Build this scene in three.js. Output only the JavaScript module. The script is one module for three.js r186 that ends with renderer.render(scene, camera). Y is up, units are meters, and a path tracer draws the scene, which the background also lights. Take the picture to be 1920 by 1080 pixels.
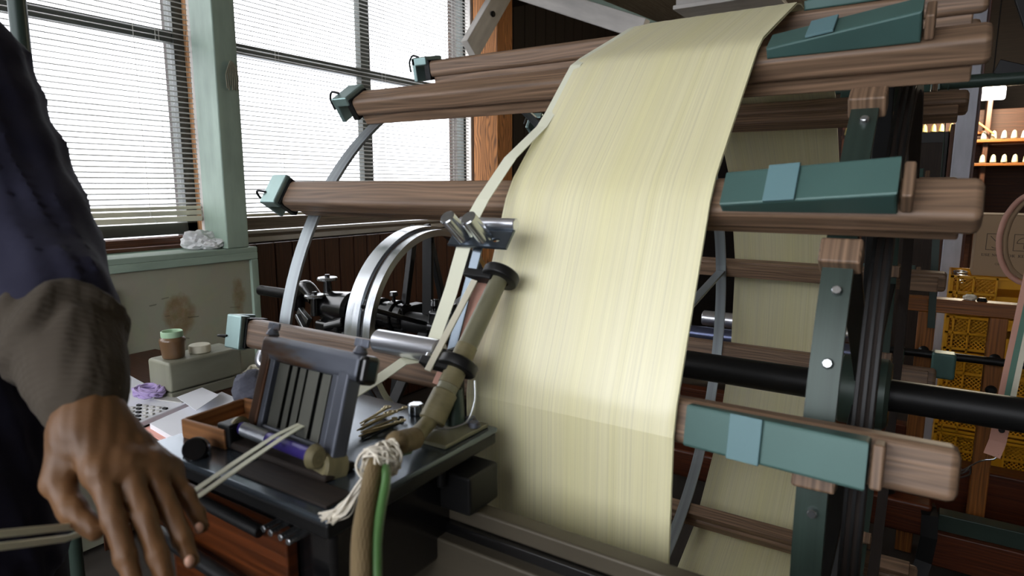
import * as THREE from 'three';
import { RoundedBoxGeometry } from 'three/addons/geometries/RoundedBoxGeometry.js';
import { mergeGeometries } from 'three/addons/utils/BufferGeometryUtils.js';

// ------------------------------------------------------------------ camera, sky, exposure
const scene = new THREE.Scene();
const D2R = Math.PI / 180;
const camera = new THREE.PerspectiveCamera(48.2, 16 / 9, 0.02, 60);
camera.position.set(0, 1.35, 0);
camera.rotation.order = 'YXZ';
camera.rotation.set(-8.99 * D2R, 33.16 * D2R, 0.06 * D2R);
camera.focus = 1.7;
camera.userData.fStop = 5.6;
const renderer = new THREE.WebGLRenderer();
renderer.toneMapping = THREE.LinearToneMapping;
renderer.toneMappingExposure = 2.6;
renderer.shadowMap.enabled = true;
// overcast daylight outside the windows
{ // standard overcast sky: three times brighter overhead than at the horizon, the same all round
  const w = 16, h = 256, d = new Float32Array(w * h * 4);
  for (let y = 0; y < h; y++) { const el = ((y + 0.5) / h - 0.5) * Math.PI, L = el > 0 ? 1 + 2 * Math.sin(el) : 0.95, k = Math.min(1, Math.max(0, el) / 0.6); for (let x = 0; x < w; x++) { const o = (y * w + x) * 4; d[o] = L * (0.90 + 0.08 * k); d[o + 1] = L * (0.93 + 0.06 * k); d[o + 2] = L * 1.02; d[o + 3] = 1; } }
  const t = new THREE.DataTexture(d, w, h, THREE.RGBAFormat, THREE.FloatType); t.mapping = THREE.EquirectangularReflectionMapping; t.magFilter = THREE.LinearFilter; t.needsUpdate = true;
  scene.background = t; scene.backgroundIntensity = 1.5;
}

// ------------------------------------------------------------------ helpers
const V = (x, y, z) => new THREE.Vector3(x, y, z);
let seed = 7;
const rnd = (a = 1, b) => { seed = (seed * 1664525 + 1013904223) >>> 0; const r = seed / 4294967296; return b === undefined ? r * a : a + r * (b - a); };
const counts = {};
function numbered(n) { const k = counts[n] || 0; counts[n] = k + 1; return k ? n + '_' + String(k).padStart(3, '0') : n; }
function hash(x, y, s) { let h = Math.imul(x, 374761393) ^ Math.imul(y, 668265263) ^ Math.imul(s, 982451653); h = Math.imul(h ^ (h >>> 13), 1274126177); return ((h ^ (h >>> 16)) >>> 0) / 4294967296; }
function vnoise(x, y, px, py, s) {   // tileable value noise, periods px, py
  const x0 = Math.floor(x), y0 = Math.floor(y); let fx = x - x0, fy = y - y0;
  fx = fx * fx * (3 - 2 * fx); fy = fy * fy * (3 - 2 * fy);
  const m = (a, p) => ((a % p) + p) % p, X0 = m(x0, px), X1 = m(x0 + 1, px), Y0 = m(y0, py), Y1 = m(y0 + 1, py);
  const a = hash(X0, Y0, s), b = hash(X1, Y0, s), c = hash(X0, Y1, s), d = hash(X1, Y1, s);
  return a + (b - a) * fx + (c - a) * fy + (a - b - c + d) * fx * fy;
}
function fbm(u, v, px, py, oct, s) { let t = 0, w = 0.5, n = 0; for (let i = 0; i < oct; i++) { t += w * vnoise(u * px, v * py, px, py, s + i); n += w; w *= 0.55; px *= 2; py *= 2; } return t / n; }
function tex(w, h, f, srgb = true) {
  const d = new Uint8Array(w * h * 4);
  for (let y = 0; y < h; y++) for (let x = 0; x < w; x++) { const c = f(x / w, y / h, x, y), o = (y * w + x) * 4; for (let k = 0; k < 3; k++) d[o + k] = Math.max(0, Math.min(255, Math.round((Array.isArray(c) ? c[k] : c) * 255))); d[o + 3] = 255; }
  const t = new THREE.DataTexture(d, w, h); t.wrapS = t.wrapT = THREE.RepeatWrapping; t.magFilter = THREE.LinearFilter; t.minFilter = THREE.LinearMipmapLinearFilter; t.generateMipmaps = true;
  if (srgb) t.colorSpace = THREE.SRGBColorSpace; t.needsUpdate = true; return t;
}
// grain: u along the grain (1 m), v across (0.25 m)
const T = {};
T.grain = tex(512, 256, (u, v) => { const w = fbm(u, v, 2, 4, 3, 11); const r = 0.5 + 0.5 * Math.sin((v * 22 + w * 7) * 6.283); const st = fbm(u, v, 4, 64, 3, 21); const b = 0.62 + 0.2 * r * 0.6 + 0.36 * (st - 0.4); return [b, b * 0.96, b * 0.92]; });
T.grainStrong = tex(512, 256, (u, v) => { const w = fbm(u, v, 3, 3, 3, 31); const r = Math.pow(0.5 + 0.5 * Math.sin((v * 12 + w * 6) * 6.283), 2); const st = fbm(u, v, 3, 48, 3, 41); const b = 0.98 - 0.5 * r * st * 1.3 - 0.15 * (1 - st); return [b, b * 0.9, b * 0.8]; });
T.blotch = tex(256, 256, (u, v) => 0.74 + 0.3 * fbm(u, v, 4, 4, 5, 51));
T.fine = tex(256, 256, (u, v) => 0.6 + 0.4 * fbm(u, v, 32, 32, 3, 61), false);
T.rough = tex(256, 256, (u, v) => 0.35 + 0.6 * fbm(u, v, 6, 6, 5, 71), false);
T.rust = tex(256, 256, (u, v) => { const n = fbm(u, v, 5, 5, 5, 81); const k = Math.max(0, Math.min(1, (n - 0.54) * 9)); return [0.70 + (0.60 - 0.70) * k, 0.72 + (0.36 - 0.72) * k, 0.76 + (0.16 - 0.76) * k].map((c) => c * (0.72 + 0.4 * fbm(u, v, 12, 12, 3, 85))); });
T.knit = tex(128, 128, (u, v) => 0.7 + 0.3 * Math.sin(u * 6.283 * 16) * Math.sin(v * 6.283 * 16), false);
// warp sheet: u round the drum, v across it; single threads and wider bands of slightly different dye
T.warp = tex(64, 1024, (u, v, x, y) => {
  const th = hash(0, y, 91), band = fbm(0.3, v, 1, 24, 4, 95), wide = fbm(0.1, v, 1, 7, 2, 99), along = fbm(u, v, 4, 128, 2, 97);
  const k = 0.945 + 0.07 * th + 0.04 * (along - 0.5), y2 = 0.5 * band + 0.5 * wide;
  const gap = hash(1, y, 93) > 0.94 ? 0.92 : 1;
  return [k * gap * (1.0 - 0.03 * y2), k * gap * (0.99 - 0.03 * y2), k * gap * (0.95 - 0.15 * y2)];
});
const mats = {};
function mat(name, hex, rough = 0.7, metal = 0, more = {}) { const m = new THREE.MeshPhysicalMaterial({ color: hex, roughness: rough, metalness: metal, ...more }); m.name = name; mats[name] = m; return m; }
const W = (name, hex, rough, map = T.grain, more = {}) => mat(name, hex, rough, 0, { map, bumpMap: map, bumpScale: 0.0006, ...more });
const mWoodSlat = W('slat wood', '#b99c82', 0.5);
const mWoodDark = W('dark stained boards', '#6b4026', 0.6);
const mWoodBlack = W('smoke dark timber', '#33261c', 0.75);
const mWoodOrange = W('varnished timber', '#c47d3a', 0.45);
const mWoodFront = W('polished drawer wood', '#6b3818', 0.35);
const mWoodRed = W('red brown timber', '#7a3f20', 0.4);
const mWoodRaw = W('raw pine post', '#d39a5c', 0.7, T.grainStrong);
const mWoodTray = W('light tray wood', '#c98f5a', 0.6);
const mWoodDesk = W('desk wood', '#5a3018', 0.5);
const mSill = W('old sill wood', '#8b7f72', 0.6);
const mMint = mat('mint green paint', '#a9bfae', 0.5, 0, { map: T.blotch, bumpMap: T.blotch, bumpScale: 0.001 });
const mWhitePaint = mat('white paint', '#d9d4cc', 0.6, 0, { map: T.blotch });
const mBeige = W('bare jamb wood', '#d8b48c', 0.7, T.grainStrong);
const mSash = mat('dark sash metal', '#4b4f4a', 0.5, 0.3, { map: T.blotch });
const mSlatWhite = mat('blind slat enamel', '#b4b3ae', 0.5, 0);
const mIvory = mat('ivory blind rail', '#d8d3bd', 0.5, 0);
const mCord = mat('white cord', '#dad8d0', 0.8, 0);
const mSteel = mat('steel', '#c3c7ca', 0.32, 0.95, { roughnessMap: T.rough });
const mBand = mat('grey hoop steel', '#a9b1b4', 0.42, 0.55, { map: T.blotch });
const mChrome = mat('polished chrome', '#e2e4ea', 0.28, 0.9);
const mBlack = mat('black enamel', '#0d0d0e', 0.22, 0.1, { clearcoat: 0.6, clearcoatRoughness: 0.15 });
const mIron = mat('dark iron', '#222222', 0.45, 0.5, { map: T.blotch });
const mRail = mat('oily brown iron', '#5f5748', 0.5, 0.3, { map: T.blotch });
const mTeal = mat('teal machine paint', '#587c75', 0.42, 0.15, { map: T.blotch });
const mCap = mat('bright worn teal metal', '#9db8b4', 0.3, 0.6, { map: T.blotch });
const mBlueBand = mat('pale blue tape', '#66888c', 0.5);
const mDarkGreen = mat('dark green machine paint', '#3a4a42', 0.4, 0.2, { map: T.blotch });
const mPlate = mat('worn steel plate', '#67717a', 0.34, 0.75, { map: T.blotch, roughnessMap: T.rough });
const mReed = mat('dull reed steel', '#6f7067', 0.45, 0.2, { map: T.blotch });
const mRusty = mat('rusted steel', '#8e9096', 0.5, 0.45, { map: T.rust });
const mWarp = mat('pale yellow silk warp', '#f4f0d6', 0.38, 0, { map: T.warp, ior: 1.8, sheen: 0.25, sheenRoughness: 0.4, sheenColor: new THREE.Color(0.9, 0.9, 0.8) });
const mRibbon = mat('cream yarn ribbon', '#e9ead2', 0.6, 0);
const mTube = mat('olive tan enamel', '#827f66', 0.4, 0.1, { map: T.blotch });
const mTape = mat('aged tan tape', '#837a58', 0.5, 0.1, { map: T.blotch });
const mWrap = mat('yarn wrapping', '#7d6a48', 0.85, 0, { map: T.blotch, bumpMap: T.knit, bumpScale: 0.001 });
const mWhiteYarn = mat('white waste yarn', '#ddd6c6', 0.85, 0);
const mGreenTube = mat('green plastic tube', '#4d7440', 0.4, 0);
const mBrass = mat('pale brass', '#cdbf95', 0.3, 0.85);
const mPaper = mat('white paper', '#e6e8ee', 0.8, 0);
const mPink = mat('pink card', '#e0a597', 0.8, 0);
const mGreyBox = mat('grey enamel case', '#a3a38f', 0.5, 0.1, { map: T.blotch });
const mPurple = mat('violet roller', '#3b2f7a', 0.35, 0.1);
const mYellow = mat('yellow crate plastic', '#d99a12', 0.45, 0);
const mCard = mat('cardboard', '#a58a6c', 0.85, 0, { map: T.blotch });
const mPlaster = mat('pale plaster', '#b3aea4', 0.9, 0, { map: T.blotch });
const mPillar = mat('white pillar paint', '#c9cad2', 0.6, 0, { map: T.blotch });
const mFloor = mat('worn concrete', '#4c4640', 0.75, 0, { map: T.blotch });
const mCeil = W('whitewashed ceiling boards', '#d8d2c6', 0.85);
const mSkin = mat('skin', '#77522f', 0.55, 0, { map: T.blotch, bumpMap: T.fine, bumpScale: 0.0006 });
const mNavy = mat('navy jacket cloth', '#14142b', 0.9, 0);
const mSweater = mat('brown knit sleeve', '#3d352a', 0.9, 0, { bumpMap: T.knit, bumpScale: 0.001 });
const mTrouser = mat('dark trousers', '#1d1d24', 0.9, 0);
const mHair = mat('dark hair', '#15120f', 0.6, 0);
const mGlass = mat('window glass', '#ffffff', 0.02, 0, { transmission: 1, thickness: 0, ior: 1.5 });
const mCloth = mat('grey felt', '#6a6d7a', 0.95, 0, { bumpMap: T.knit, bumpScale: 0.001 });
const mPinkStrap = mat('pink leather', '#c79684', 0.6, 0);
const mGreenWeb = mat('green webbing', '#5d8070', 0.8, 0);

function grainUV(g, along, off) {   // uv in metres; u follows the axis 'along'
  const p = g.attributes.position, n = g.attributes.normal, uv = new Float32Array(p.count * 2), o = off ?? [rnd(5), rnd(5)];
  if (!along) { g.computeBoundingBox(); const s = g.boundingBox.getSize(V(0, 0, 0)); along = s.x >= s.y && s.x >= s.z ? 'x' : s.y >= s.z ? 'y' : 'z'; }
  const others = ['x', 'y', 'z'].filter((a) => a !== along), get = (i, a) => (a === 'x' ? p.getX(i) : a === 'y' ? p.getY(i) : p.getZ(i));
  for (let i = 0; i < p.count; i++) {
    const nn = { x: Math.abs(n.getX(i)), y: Math.abs(n.getY(i)), z: Math.abs(n.getZ(i)) };
    const across = nn[others[0]] > nn[others[1]] ? others[1] : others[0];
    uv[2 * i] = get(i, along) + o[0]; uv[2 * i + 1] = get(i, across) * 4 + o[1];
  }
  g.setAttribute('uv', new THREE.BufferAttribute(uv, 2)); return g;
}
const clean = (g) => { const h = g.index ? g.toNonIndexed() : g; for (const k of Object.keys(h.attributes)) if (!['position', 'normal', 'uv'].includes(k)) h.deleteAttribute(k); return h; };
function box(w, h, d, x = 0, y = 0, z = 0, r = 0.002, along) {
  r = Math.min(r, w * 0.45, h * 0.45, d * 0.45);
  const g = clean(r > 0 ? new RoundedBoxGeometry(w, h, d, 1, r) : new THREE.BoxGeometry(w, h, d)); grainUV(g, along); g.translate(x, y, z); return g;
}
const span = (x0, x1, y0, y1, z0, z1, r = 0.002, along) => box(Math.abs(x1 - x0), Math.abs(y1 - y0), Math.abs(z1 - z0), (x0 + x1) / 2, (y0 + y1) / 2, (z0 + z1) / 2, r, along);
const Q = new THREE.Quaternion();
function orient(g, a, b) { const d = b.clone().sub(a); Q.setFromUnitVectors(V(0, 1, 0), d.clone().normalize()); g.applyQuaternion(Q); g.translate((a.x + b.x) / 2, (a.y + b.y) / 2, (a.z + b.z) / 2); return g; }
function rod(a, b, r, r2 = r, seg = 20, chamfer = 0) {
  a = a.isVector3 ? a : V(...a); b = b.isVector3 ? b : V(...b); const L = a.distanceTo(b), c = Math.min(chamfer || Math.min(r, r2) * 0.15, L * 0.3);
  const pts = [[0.0001, -L / 2], [r - c, -L / 2], [r, -L / 2 + c], [r2, L / 2 - c], [r2 - c, L / 2], [0.0001, L / 2]].map((q) => new THREE.Vector2(...q));
  const flat = []; for (let i = 0; i < pts.length - 1; i++) { const l = new THREE.LatheGeometry([pts[i], pts[i + 1]], seg); flat.push(clean(l)); }
  return orient(mergeGeometries(flat), a, b);
}
function lathe(prof, a, b, seg = 28) { const L = new THREE.LatheGeometry(prof.map((q) => new THREE.Vector2(...q)), seg); if (!a) return clean(L); return orient(clean(L), V(...a), V(...b)); }
function tube(pts, r, seg = 40, rs = 10, closed = false) { return clean(new THREE.TubeGeometry(new THREE.CatmullRomCurve3(pts.map((p) => (p.isVector3 ? p : V(...p))), closed, 'catmullrom', 0.4), seg, r, rs, closed)); }
function beam(a, b, w, h, r = 0.003, upHint = V(0, 0, 1)) {   // rectangular bar from a to b; w across upHint, h along upHint
  a = a.isVector3 ? a : V(...a); b = b.isVector3 ? b : V(...b); const L = a.distanceTo(b), g = box(w, L, h, 0, 0, 0, r, 'y'), y = b.clone().sub(a).normalize(), x = V(0, 0, 0).crossVectors(y, upHint).normalize(), z = V(0, 0, 0).crossVectors(x, y);
  g.applyMatrix4(new THREE.Matrix4().makeBasis(x, y, z).setPosition(a.clone().add(b).multiplyScalar(0.5))); return g;
}
function strip(pts, ws, width, thick = 0.0012, sub = 1) {   // flat band through points, ws: width directions
  const pos = [], uvs = [], n = pts.length; const P = pts.map((p) => (p.isVector3 ? p : V(...p))), Wd = ws.map((p) => (p.isVector3 ? p : V(...p)).clone().normalize());
  const ring = P.map((p, i) => { const t = (P[Math.min(n - 1, i + 1)].clone().sub(P[Math.max(0, i - 1)])).normalize(), w = Wd[Math.min(i, Wd.length - 1)].clone(); w.addScaledVector(t, -w.dot(t)).normalize(); const nn = V(0, 0, 0).crossVectors(t, w), hw = (Array.isArray(width) ? width[i] : width) / 2, ht = thick / 2; return [[-1, -1], [1, -1], [1, 1], [-1, 1]].map(([s, q]) => p.clone().addScaledVector(w, s * hw).addScaledVector(nn, q * ht)); });
  const quad = (a, b, c, d) => { for (const q of [a, b, c, a, c, d]) { pos.push(q.x, q.y, q.z); uvs.push(0, 0); } };
  for (let i = 0; i < n - 1; i++) for (let k = 0; k < 4; k++) quad(ring[i][k], ring[i][(k + 1) % 4], ring[i + 1][(k + 1) % 4], ring[i + 1][k]);
  quad(ring[0][3], ring[0][2], ring[0][1], ring[0][0]); quad(...ring[n - 1]);
  const g = new THREE.BufferGeometry(); g.setAttribute('position', new THREE.Float32BufferAttribute(pos, 3)); g.setAttribute('uv', new THREE.Float32BufferAttribute(uvs, 2)); g.computeVertexNormals(); return g;
}
const ball = (x, y, z, r) => { const g = clean(new THREE.SphereGeometry(r, 16, 12)); g.translate(x, y, z); return g; };
const join = (gs) => { const a = gs.map((g) => { const h = clean(g); if (!h.attributes.uv) h.setAttribute('uv', new THREE.Float32BufferAttribute(new Float32Array(h.attributes.position.count * 2), 2)); if (!h.attributes.normal) h.computeVertexNormals(); return h; }); return a.length === 1 ? a[0] : mergeGeometries(a); };
function mesh(name, geos, m, parent) { const o = new THREE.Mesh(join([].concat(geos)), m); o.name = name; o.castShadow = o.receiveShadow = true; if (parent) parent.add(o); return o; }
function tag(o, label, category, group, kind) { o.userData.label = label; o.userData.category = category; if (group) o.userData.group = group; if (kind) o.userData.kind = kind; return o; }
function thing(name, label, category, pos = [0, 0, 0], group) { const o = new THREE.Group(); o.name = numbered(name); o.position.set(...pos); scene.add(o); return tag(o, label, category, group); }
function one(name, geos, m, label, category, group) { const o = mesh(numbered(name), geos, m, scene); return tag(o, label, category, group); }
function struct(name, geos, m, label, category) { const o = geos ? mesh(numbered(name), geos, m, scene) : new THREE.Group(); if (!geos) { o.name = numbered(name); scene.add(o); } return tag(o, label, category, null, 'structure'); }

// ------------------------------------------------------------------ the room
const FX = 0.6;
const XW = -2.84;                                     // outer face of the window wall
struct('floor', [span(-2.95, 3.2, -0.12, 0, -7.0, 1.9, 0)], mFloor, 'worn dark concrete workshop floor', 'floor');
const ceil = struct('ceiling', [span(-2.95, 3.2, 3.0, 3.1, -7.0, 1.9, 0)], mCeil, 'whitewashed boarded workshop ceiling', 'ceiling');
struct('wall_back', [span(-2.95, 3.2, 0, 3.0, -7.0, -6.88, 0)], mWoodBlack, 'dark far wall behind the machines', 'wall');
struct('wall_right', [span(3.08, 3.2, 0, 3.0, -6.88, 1.9, 0)], mPlaster, 'pale plaster wall opposite the windows', 'wall');
struct('wall_front', [span(-2.95, 3.08, 0, 0.9, 1.78, 1.9, 0), span(-2.95, 3.08, 2.85, 3.0, 1.78, 1.9, 0), span(-2.95, -2.6, 0.9, 2.85, 1.78, 1.9, 0), span(FX, 3.08, 0.9, 2.85, 1.78, 1.9, 0)], mPlaster, 'pale plaster wall behind the camera with the wide added window', 'wall');
// window wall: piers and spandrels round the openings
const wallL = struct('wall_left', [
  span(XW - 0.1, XW + 0.06, 0, 1.08, -6.88, 1.78, 0), span(XW - 0.1, XW + 0.06, 2.72, 3.0, -6.88, 1.78, 0),
  span(XW - 0.1, XW + 0.06, 1.08, 2.72, -6.88, -3.68, 0), span(XW - 0.1, XW + 0.06, 1.08, 2.72, -1.80, -1.66, 0),
  span(XW - 0.1, XW + 0.06, 1.08, 2.72, 0.02, 0.16, 0), span(XW - 0.1, XW + 0.06, 1.08, 2.72, 1.66, 1.78, 0),
], mWoodBlack, 'dark timber window wall', 'wall');
for (let z = -3.62, i = 0; z < -1.80; z += 0.105, i++) mesh('board', [span(XW + 0.06, XW + 0.082 + 0.004 * hash(i, 3, 5), 0.02, 1.07, z + 0.003, z + 0.102, 0.004, 'y')], mWoodDark, wallL);
for (let z = -6.8; z < -3.9; z += 0.16) mesh('board', [span(XW + 0.06, XW + 0.08, 0.02, 2.98, z + 0.003, z + 0.157, 0.004, 'y')], mWoodBlack, wallL);

function windowUnit(name, z0, z1, y0, y1, rails, mullions, label) {
  const w = struct(name, null, null, label, 'window'); const X = -2.80, f = 0.05;
  mesh('window_frame', [span(X - 0.03, X + 0.03, y0, y0 + f, z0, z1), span(X - 0.03, X + 0.03, y1 - f, y1, z0, z1), span(X - 0.03, X + 0.03, y0, y1, z0, z0 + f), span(X - 0.03, X + 0.03, y0, y1, z1 - f, z1)], mSash, w);
  for (const y of rails) mesh('rail', [span(X - 0.02, X + 0.022, y - 0.024, y + 0.024, z0 + f, z1 - f)], mSash, w);
  for (const z of mullions) mesh('mullion', [span(X - 0.02, X + 0.024, y0 + f, y1 - f, z - 0.036, z + 0.036)], mSash, w);
  const zs = [z0 + f, ...mullions, z1 - f], ys = [y0 + f, ...rails, y1 - f];
  for (let i = 0; i < zs.length - 1; i++) for (let k = 0; k < ys.length - 1; k++) mesh('pane', [span(X - 0.003, X + 0.003, ys[k], ys[k + 1], zs[i], zs[i + 1], 0)], mGlass, w);
  return w;
}
windowUnit('window_1', -1.66, 0.02, 1.14, 2.72, [1.975], [-0.82], 'metal framed window behind the blind beside the operator');
windowUnit('window_2', -3.68, -1.80, 1.14, 2.72, [1.98], [-2.73], 'metal framed window behind the blind over the dark boards');
windowUnit('window_3', 0.16, 1.66, 1.14, 2.72, [1.98], [0.91], 'unseen metal framed window added further along the wall for light on the silk');  // out of view, added to bring more daylight onto the silk

{  // unseen window behind the camera, added and sized to brighten the silk
  const w = struct('window_4', null, null, 'unseen wide metal framed window added in the end wall for light on the silk', 'window');
  mesh('window_frame', [span(-2.6, FX, 0.9, 0.95, 1.81, 1.87), span(-2.6, FX, 2.80, 2.85, 1.81, 1.87), span(-2.6, -2.55, 0.9, 2.85, 1.81, 1.87), span(FX - 0.05, FX, 0.9, 2.85, 1.81, 1.87)], mSash, w);
  for (const x of [-1.53, -0.47]) mesh('mullion', [span(x - 0.025, x + 0.025, 0.95, 2.80, 1.82, 1.86)], mSash, w);
  for (const [x0, x1] of [[-2.55, -1.53], [-1.53, -0.47], [-0.47, FX - 0.05]]) mesh('pane', [span(x0, x1, 0.95, 2.80, 1.837, 1.843, 0)], mGlass, w);
}

// sills, jambs, post and painted panel under the first window
struct('trim_1', [span(-2.78, -2.70, 1.085, 1.135, -1.65, 0.05, 0.004), span(-2.70, -2.66, 1.085, 1.105, -1.65, 0.05, 0.004)], mWoodDark, 'brown wooden window track above the painted ledge', 'trim');
struct('trim_2', [span(-2.76, -2.66, 1.07, 1.095, 0.05, -1.725, 0.004), span(-2.66, -2.5, 1.06, 1.085, -1.765, 0.05, 0.005)], mMint, 'mint green painted ledge under the window', 'trim');
struct('trim_3', [span(-2.66, -2.5, 1.085, 3.0, -1.725, -1.62, 0.006, 'y')], mMint, 'mint green painted square post between the windows', 'post');
struct('trim_4', [span(-2.72, -2.66, 1.10, 2.98, -1.68, -1.645, 0.003, 'y')], mWhitePaint, 'white painted jamb strip beside the green post', 'trim');
struct('trim_5', [span(-2.77, -2.72, 1.10, 2.98, -1.69, -1.655, 0.003, 'y')], mBeige, 'bare wooden window jamb beside the white strip', 'trim');
struct('trim_6', [span(-2.775, -2.70, 1.085, 1.11, -3.65, -1.725, 0.003), span(-2.72, -2.69, 1.125, 1.14, -3.65, -1.725, 0.003)], mWhitePaint, 'pale painted sill strips above the dark boards', 'trim');
struct('trim_7', [span(-2.775, -2.735, 1.14, 1.20, -3.65, -1.80, 0.003), span(-2.74, -2.70, 1.11, 1.125, -3.65, -1.725, 0.002)], mSill, 'weathered wooden sill board below the wide blind', 'trim');
// stained panel
const cv = document.createElement('canvas'); cv.width = 1024; cv.height = 512; {
  const c = cv.getContext('2d'); c.fillStyle = '#9c9c8a'; c.fillRect(0, 0, 1024, 512);
  let s2 = 5; const r2 = () => { s2 = (s2 * 1103515245 + 12345) & 0x7fffffff; return s2 / 0x7fffffff; };
  for (let i = 0; i < 900; i++) { c.fillStyle = `rgba(${120 + r2() * 60 | 0},${120 + r2() * 55 | 0},${95 + r2() * 50 | 0},0.05)`; c.beginPath(); c.ellipse(r2() * 1024, r2() * 512, 8 + r2() * 60, 5 + r2() * 30, r2() * 3, 0, 7); c.fill(); }
  // u = 0 at z -1.73, u = 1 at z 0.05; v from the bottom 0 to 1.04
  const st = (u, v, rx, ry, n) => { for (let i = 0; i < n; i++) { const a = r2() * 6.283, k = Math.sqrt(r2()); c.fillStyle = `rgba(${92 + r2() * 40 | 0},${72 + r2() * 22 | 0},${34 + r2() * 18 | 0},0.045)`; c.beginPath(); c.ellipse(u * 1024 + Math.cos(a) * k * rx, 512 - v * 512 + Math.sin(a) * k * ry, 3 + r2() * 8, 3 + r2() * 8, 0, 0, 7); c.fill(); } };
  st(0.185, 0.80, 34, 38, 420); st(0.035, 0.83, 14, 40, 160);
  c.strokeStyle = 'rgba(40,38,30,0.5)'; for (let i = 0; i < 14; i++) { const x = r2() * 420, y = 60 + r2() * 160; c.lineWidth = 0.8 + r2(); c.beginPath(); c.moveTo(x, y); c.lineTo(x + 8 + r2() * 24, y - 3 + r2() * 5); c.stroke(); }
}
const tPanel = new THREE.CanvasTexture(cv); tPanel.colorSpace = THREE.SRGBColorSpace;
const panelGroup = struct('wall_panel', null, null, 'stained grey painted panel framed in mint green under the window', 'wall panel');
{
  const g = span(-2.53, -2.515, 0.02, 1.045, -1.73, 0.05, 0), p = g.attributes.position, uv = g.attributes.uv;
  for (let i = 0; i < p.count; i++) uv.setXY(i, (p.getZ(i) + 1.73) / 1.78, p.getY(i) / 1.045);
  mesh('panel_sheet', [g], mat('stained panel paint', '#ffffff', 0.75, 0, { map: tPanel }), panelGroup);
  mesh('top_rail', [span(-2.535, -2.50, 1.03, 1.062, -1.765, 0.05, 0.004)], mMint, panelGroup);
  mesh('side_stile', [span(-2.535, -2.50, 0, 1.03, -1.765, -1.73, 0.004)], mMint, panelGroup);
  mesh('side_cheek', [span(-2.75, -2.535, 0, 1.06, -1.762, -1.745, 0.003)], mMint, panelGroup);
}
// corner post at the end of the wide window, with its brace
struct('trim_8', [span(-2.70, -2.5, 0, 3.0, -3.83, -3.65, 0.006, 'y')], mWoodRaw, 'raw pine corner post with strong grain', 'post');
struct('trim_9', [span(-2.76, -2.715, 1.10, 2.98, -3.67, -3.64, 0.003, 'y')], mWhitePaint, 'white strip beside the pine post', 'trim');
{
  const b = thing('roof_brace', 'pale bolted diagonal plank bracing the pine post', 'brace');
  mesh('plank', [beam([-2.47, 2.17, -3.30], [-2.47, 2.95, -3.98], 0.05, 0.14, 0.004, V(0, 0.66, 0.75).normalize())], mWhitePaint, b);
  mesh('bolt', [rod([-2.445, 2.42, -3.51], [-2.43, 2.42, -3.51], 0.018)], mIron, b);
}
{
  const a = one('roof_beam', [beam([-2.5, 2.615, -3.2], [-1.30, 2.125, -3.2], 0.10, 0.06, 0.004)], mWhitePaint, 'pale sloping roof beam with a raised edge', 'beam');
  one('roof_beam', [beam([-1.95, 2.50, -3.45], [-1.05, 2.06, -3.45], 0.03, 0.10, 0.004)], mMint, 'thin greenish sloping roof batten behind the pale beam', 'beam');
  one('roof_beam', [span(-2.7, 3.0, 2.62, 2.78, -4.1, -3.95, 0.004)], mWoodBlack, 'dark horizontal tie beam under the ceiling', 'beam');
  const l = thing('lamp_housing', 'white metal lamp housing hung under the ceiling, unlit', 'lamp', [-0.88, 2.165, -3.2]);
  mesh('housing', [box(0.44, 0.16, 0.24, 0, 0.085, 0, 0.006)], mWhitePaint, l);
  mesh('rim', [box(0.46, 0.02, 0.26, 0, 0.01, 0, 0.004)], mWhitePaint, l);
  mesh('hanger', [rod([-0.16, 0.16, 0], [-0.16, 0.84, 0], 0.006), rod([0.16, 0.16, 0], [0.16, 0.84, 0], 0.006)], mIron, l);
}

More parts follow.
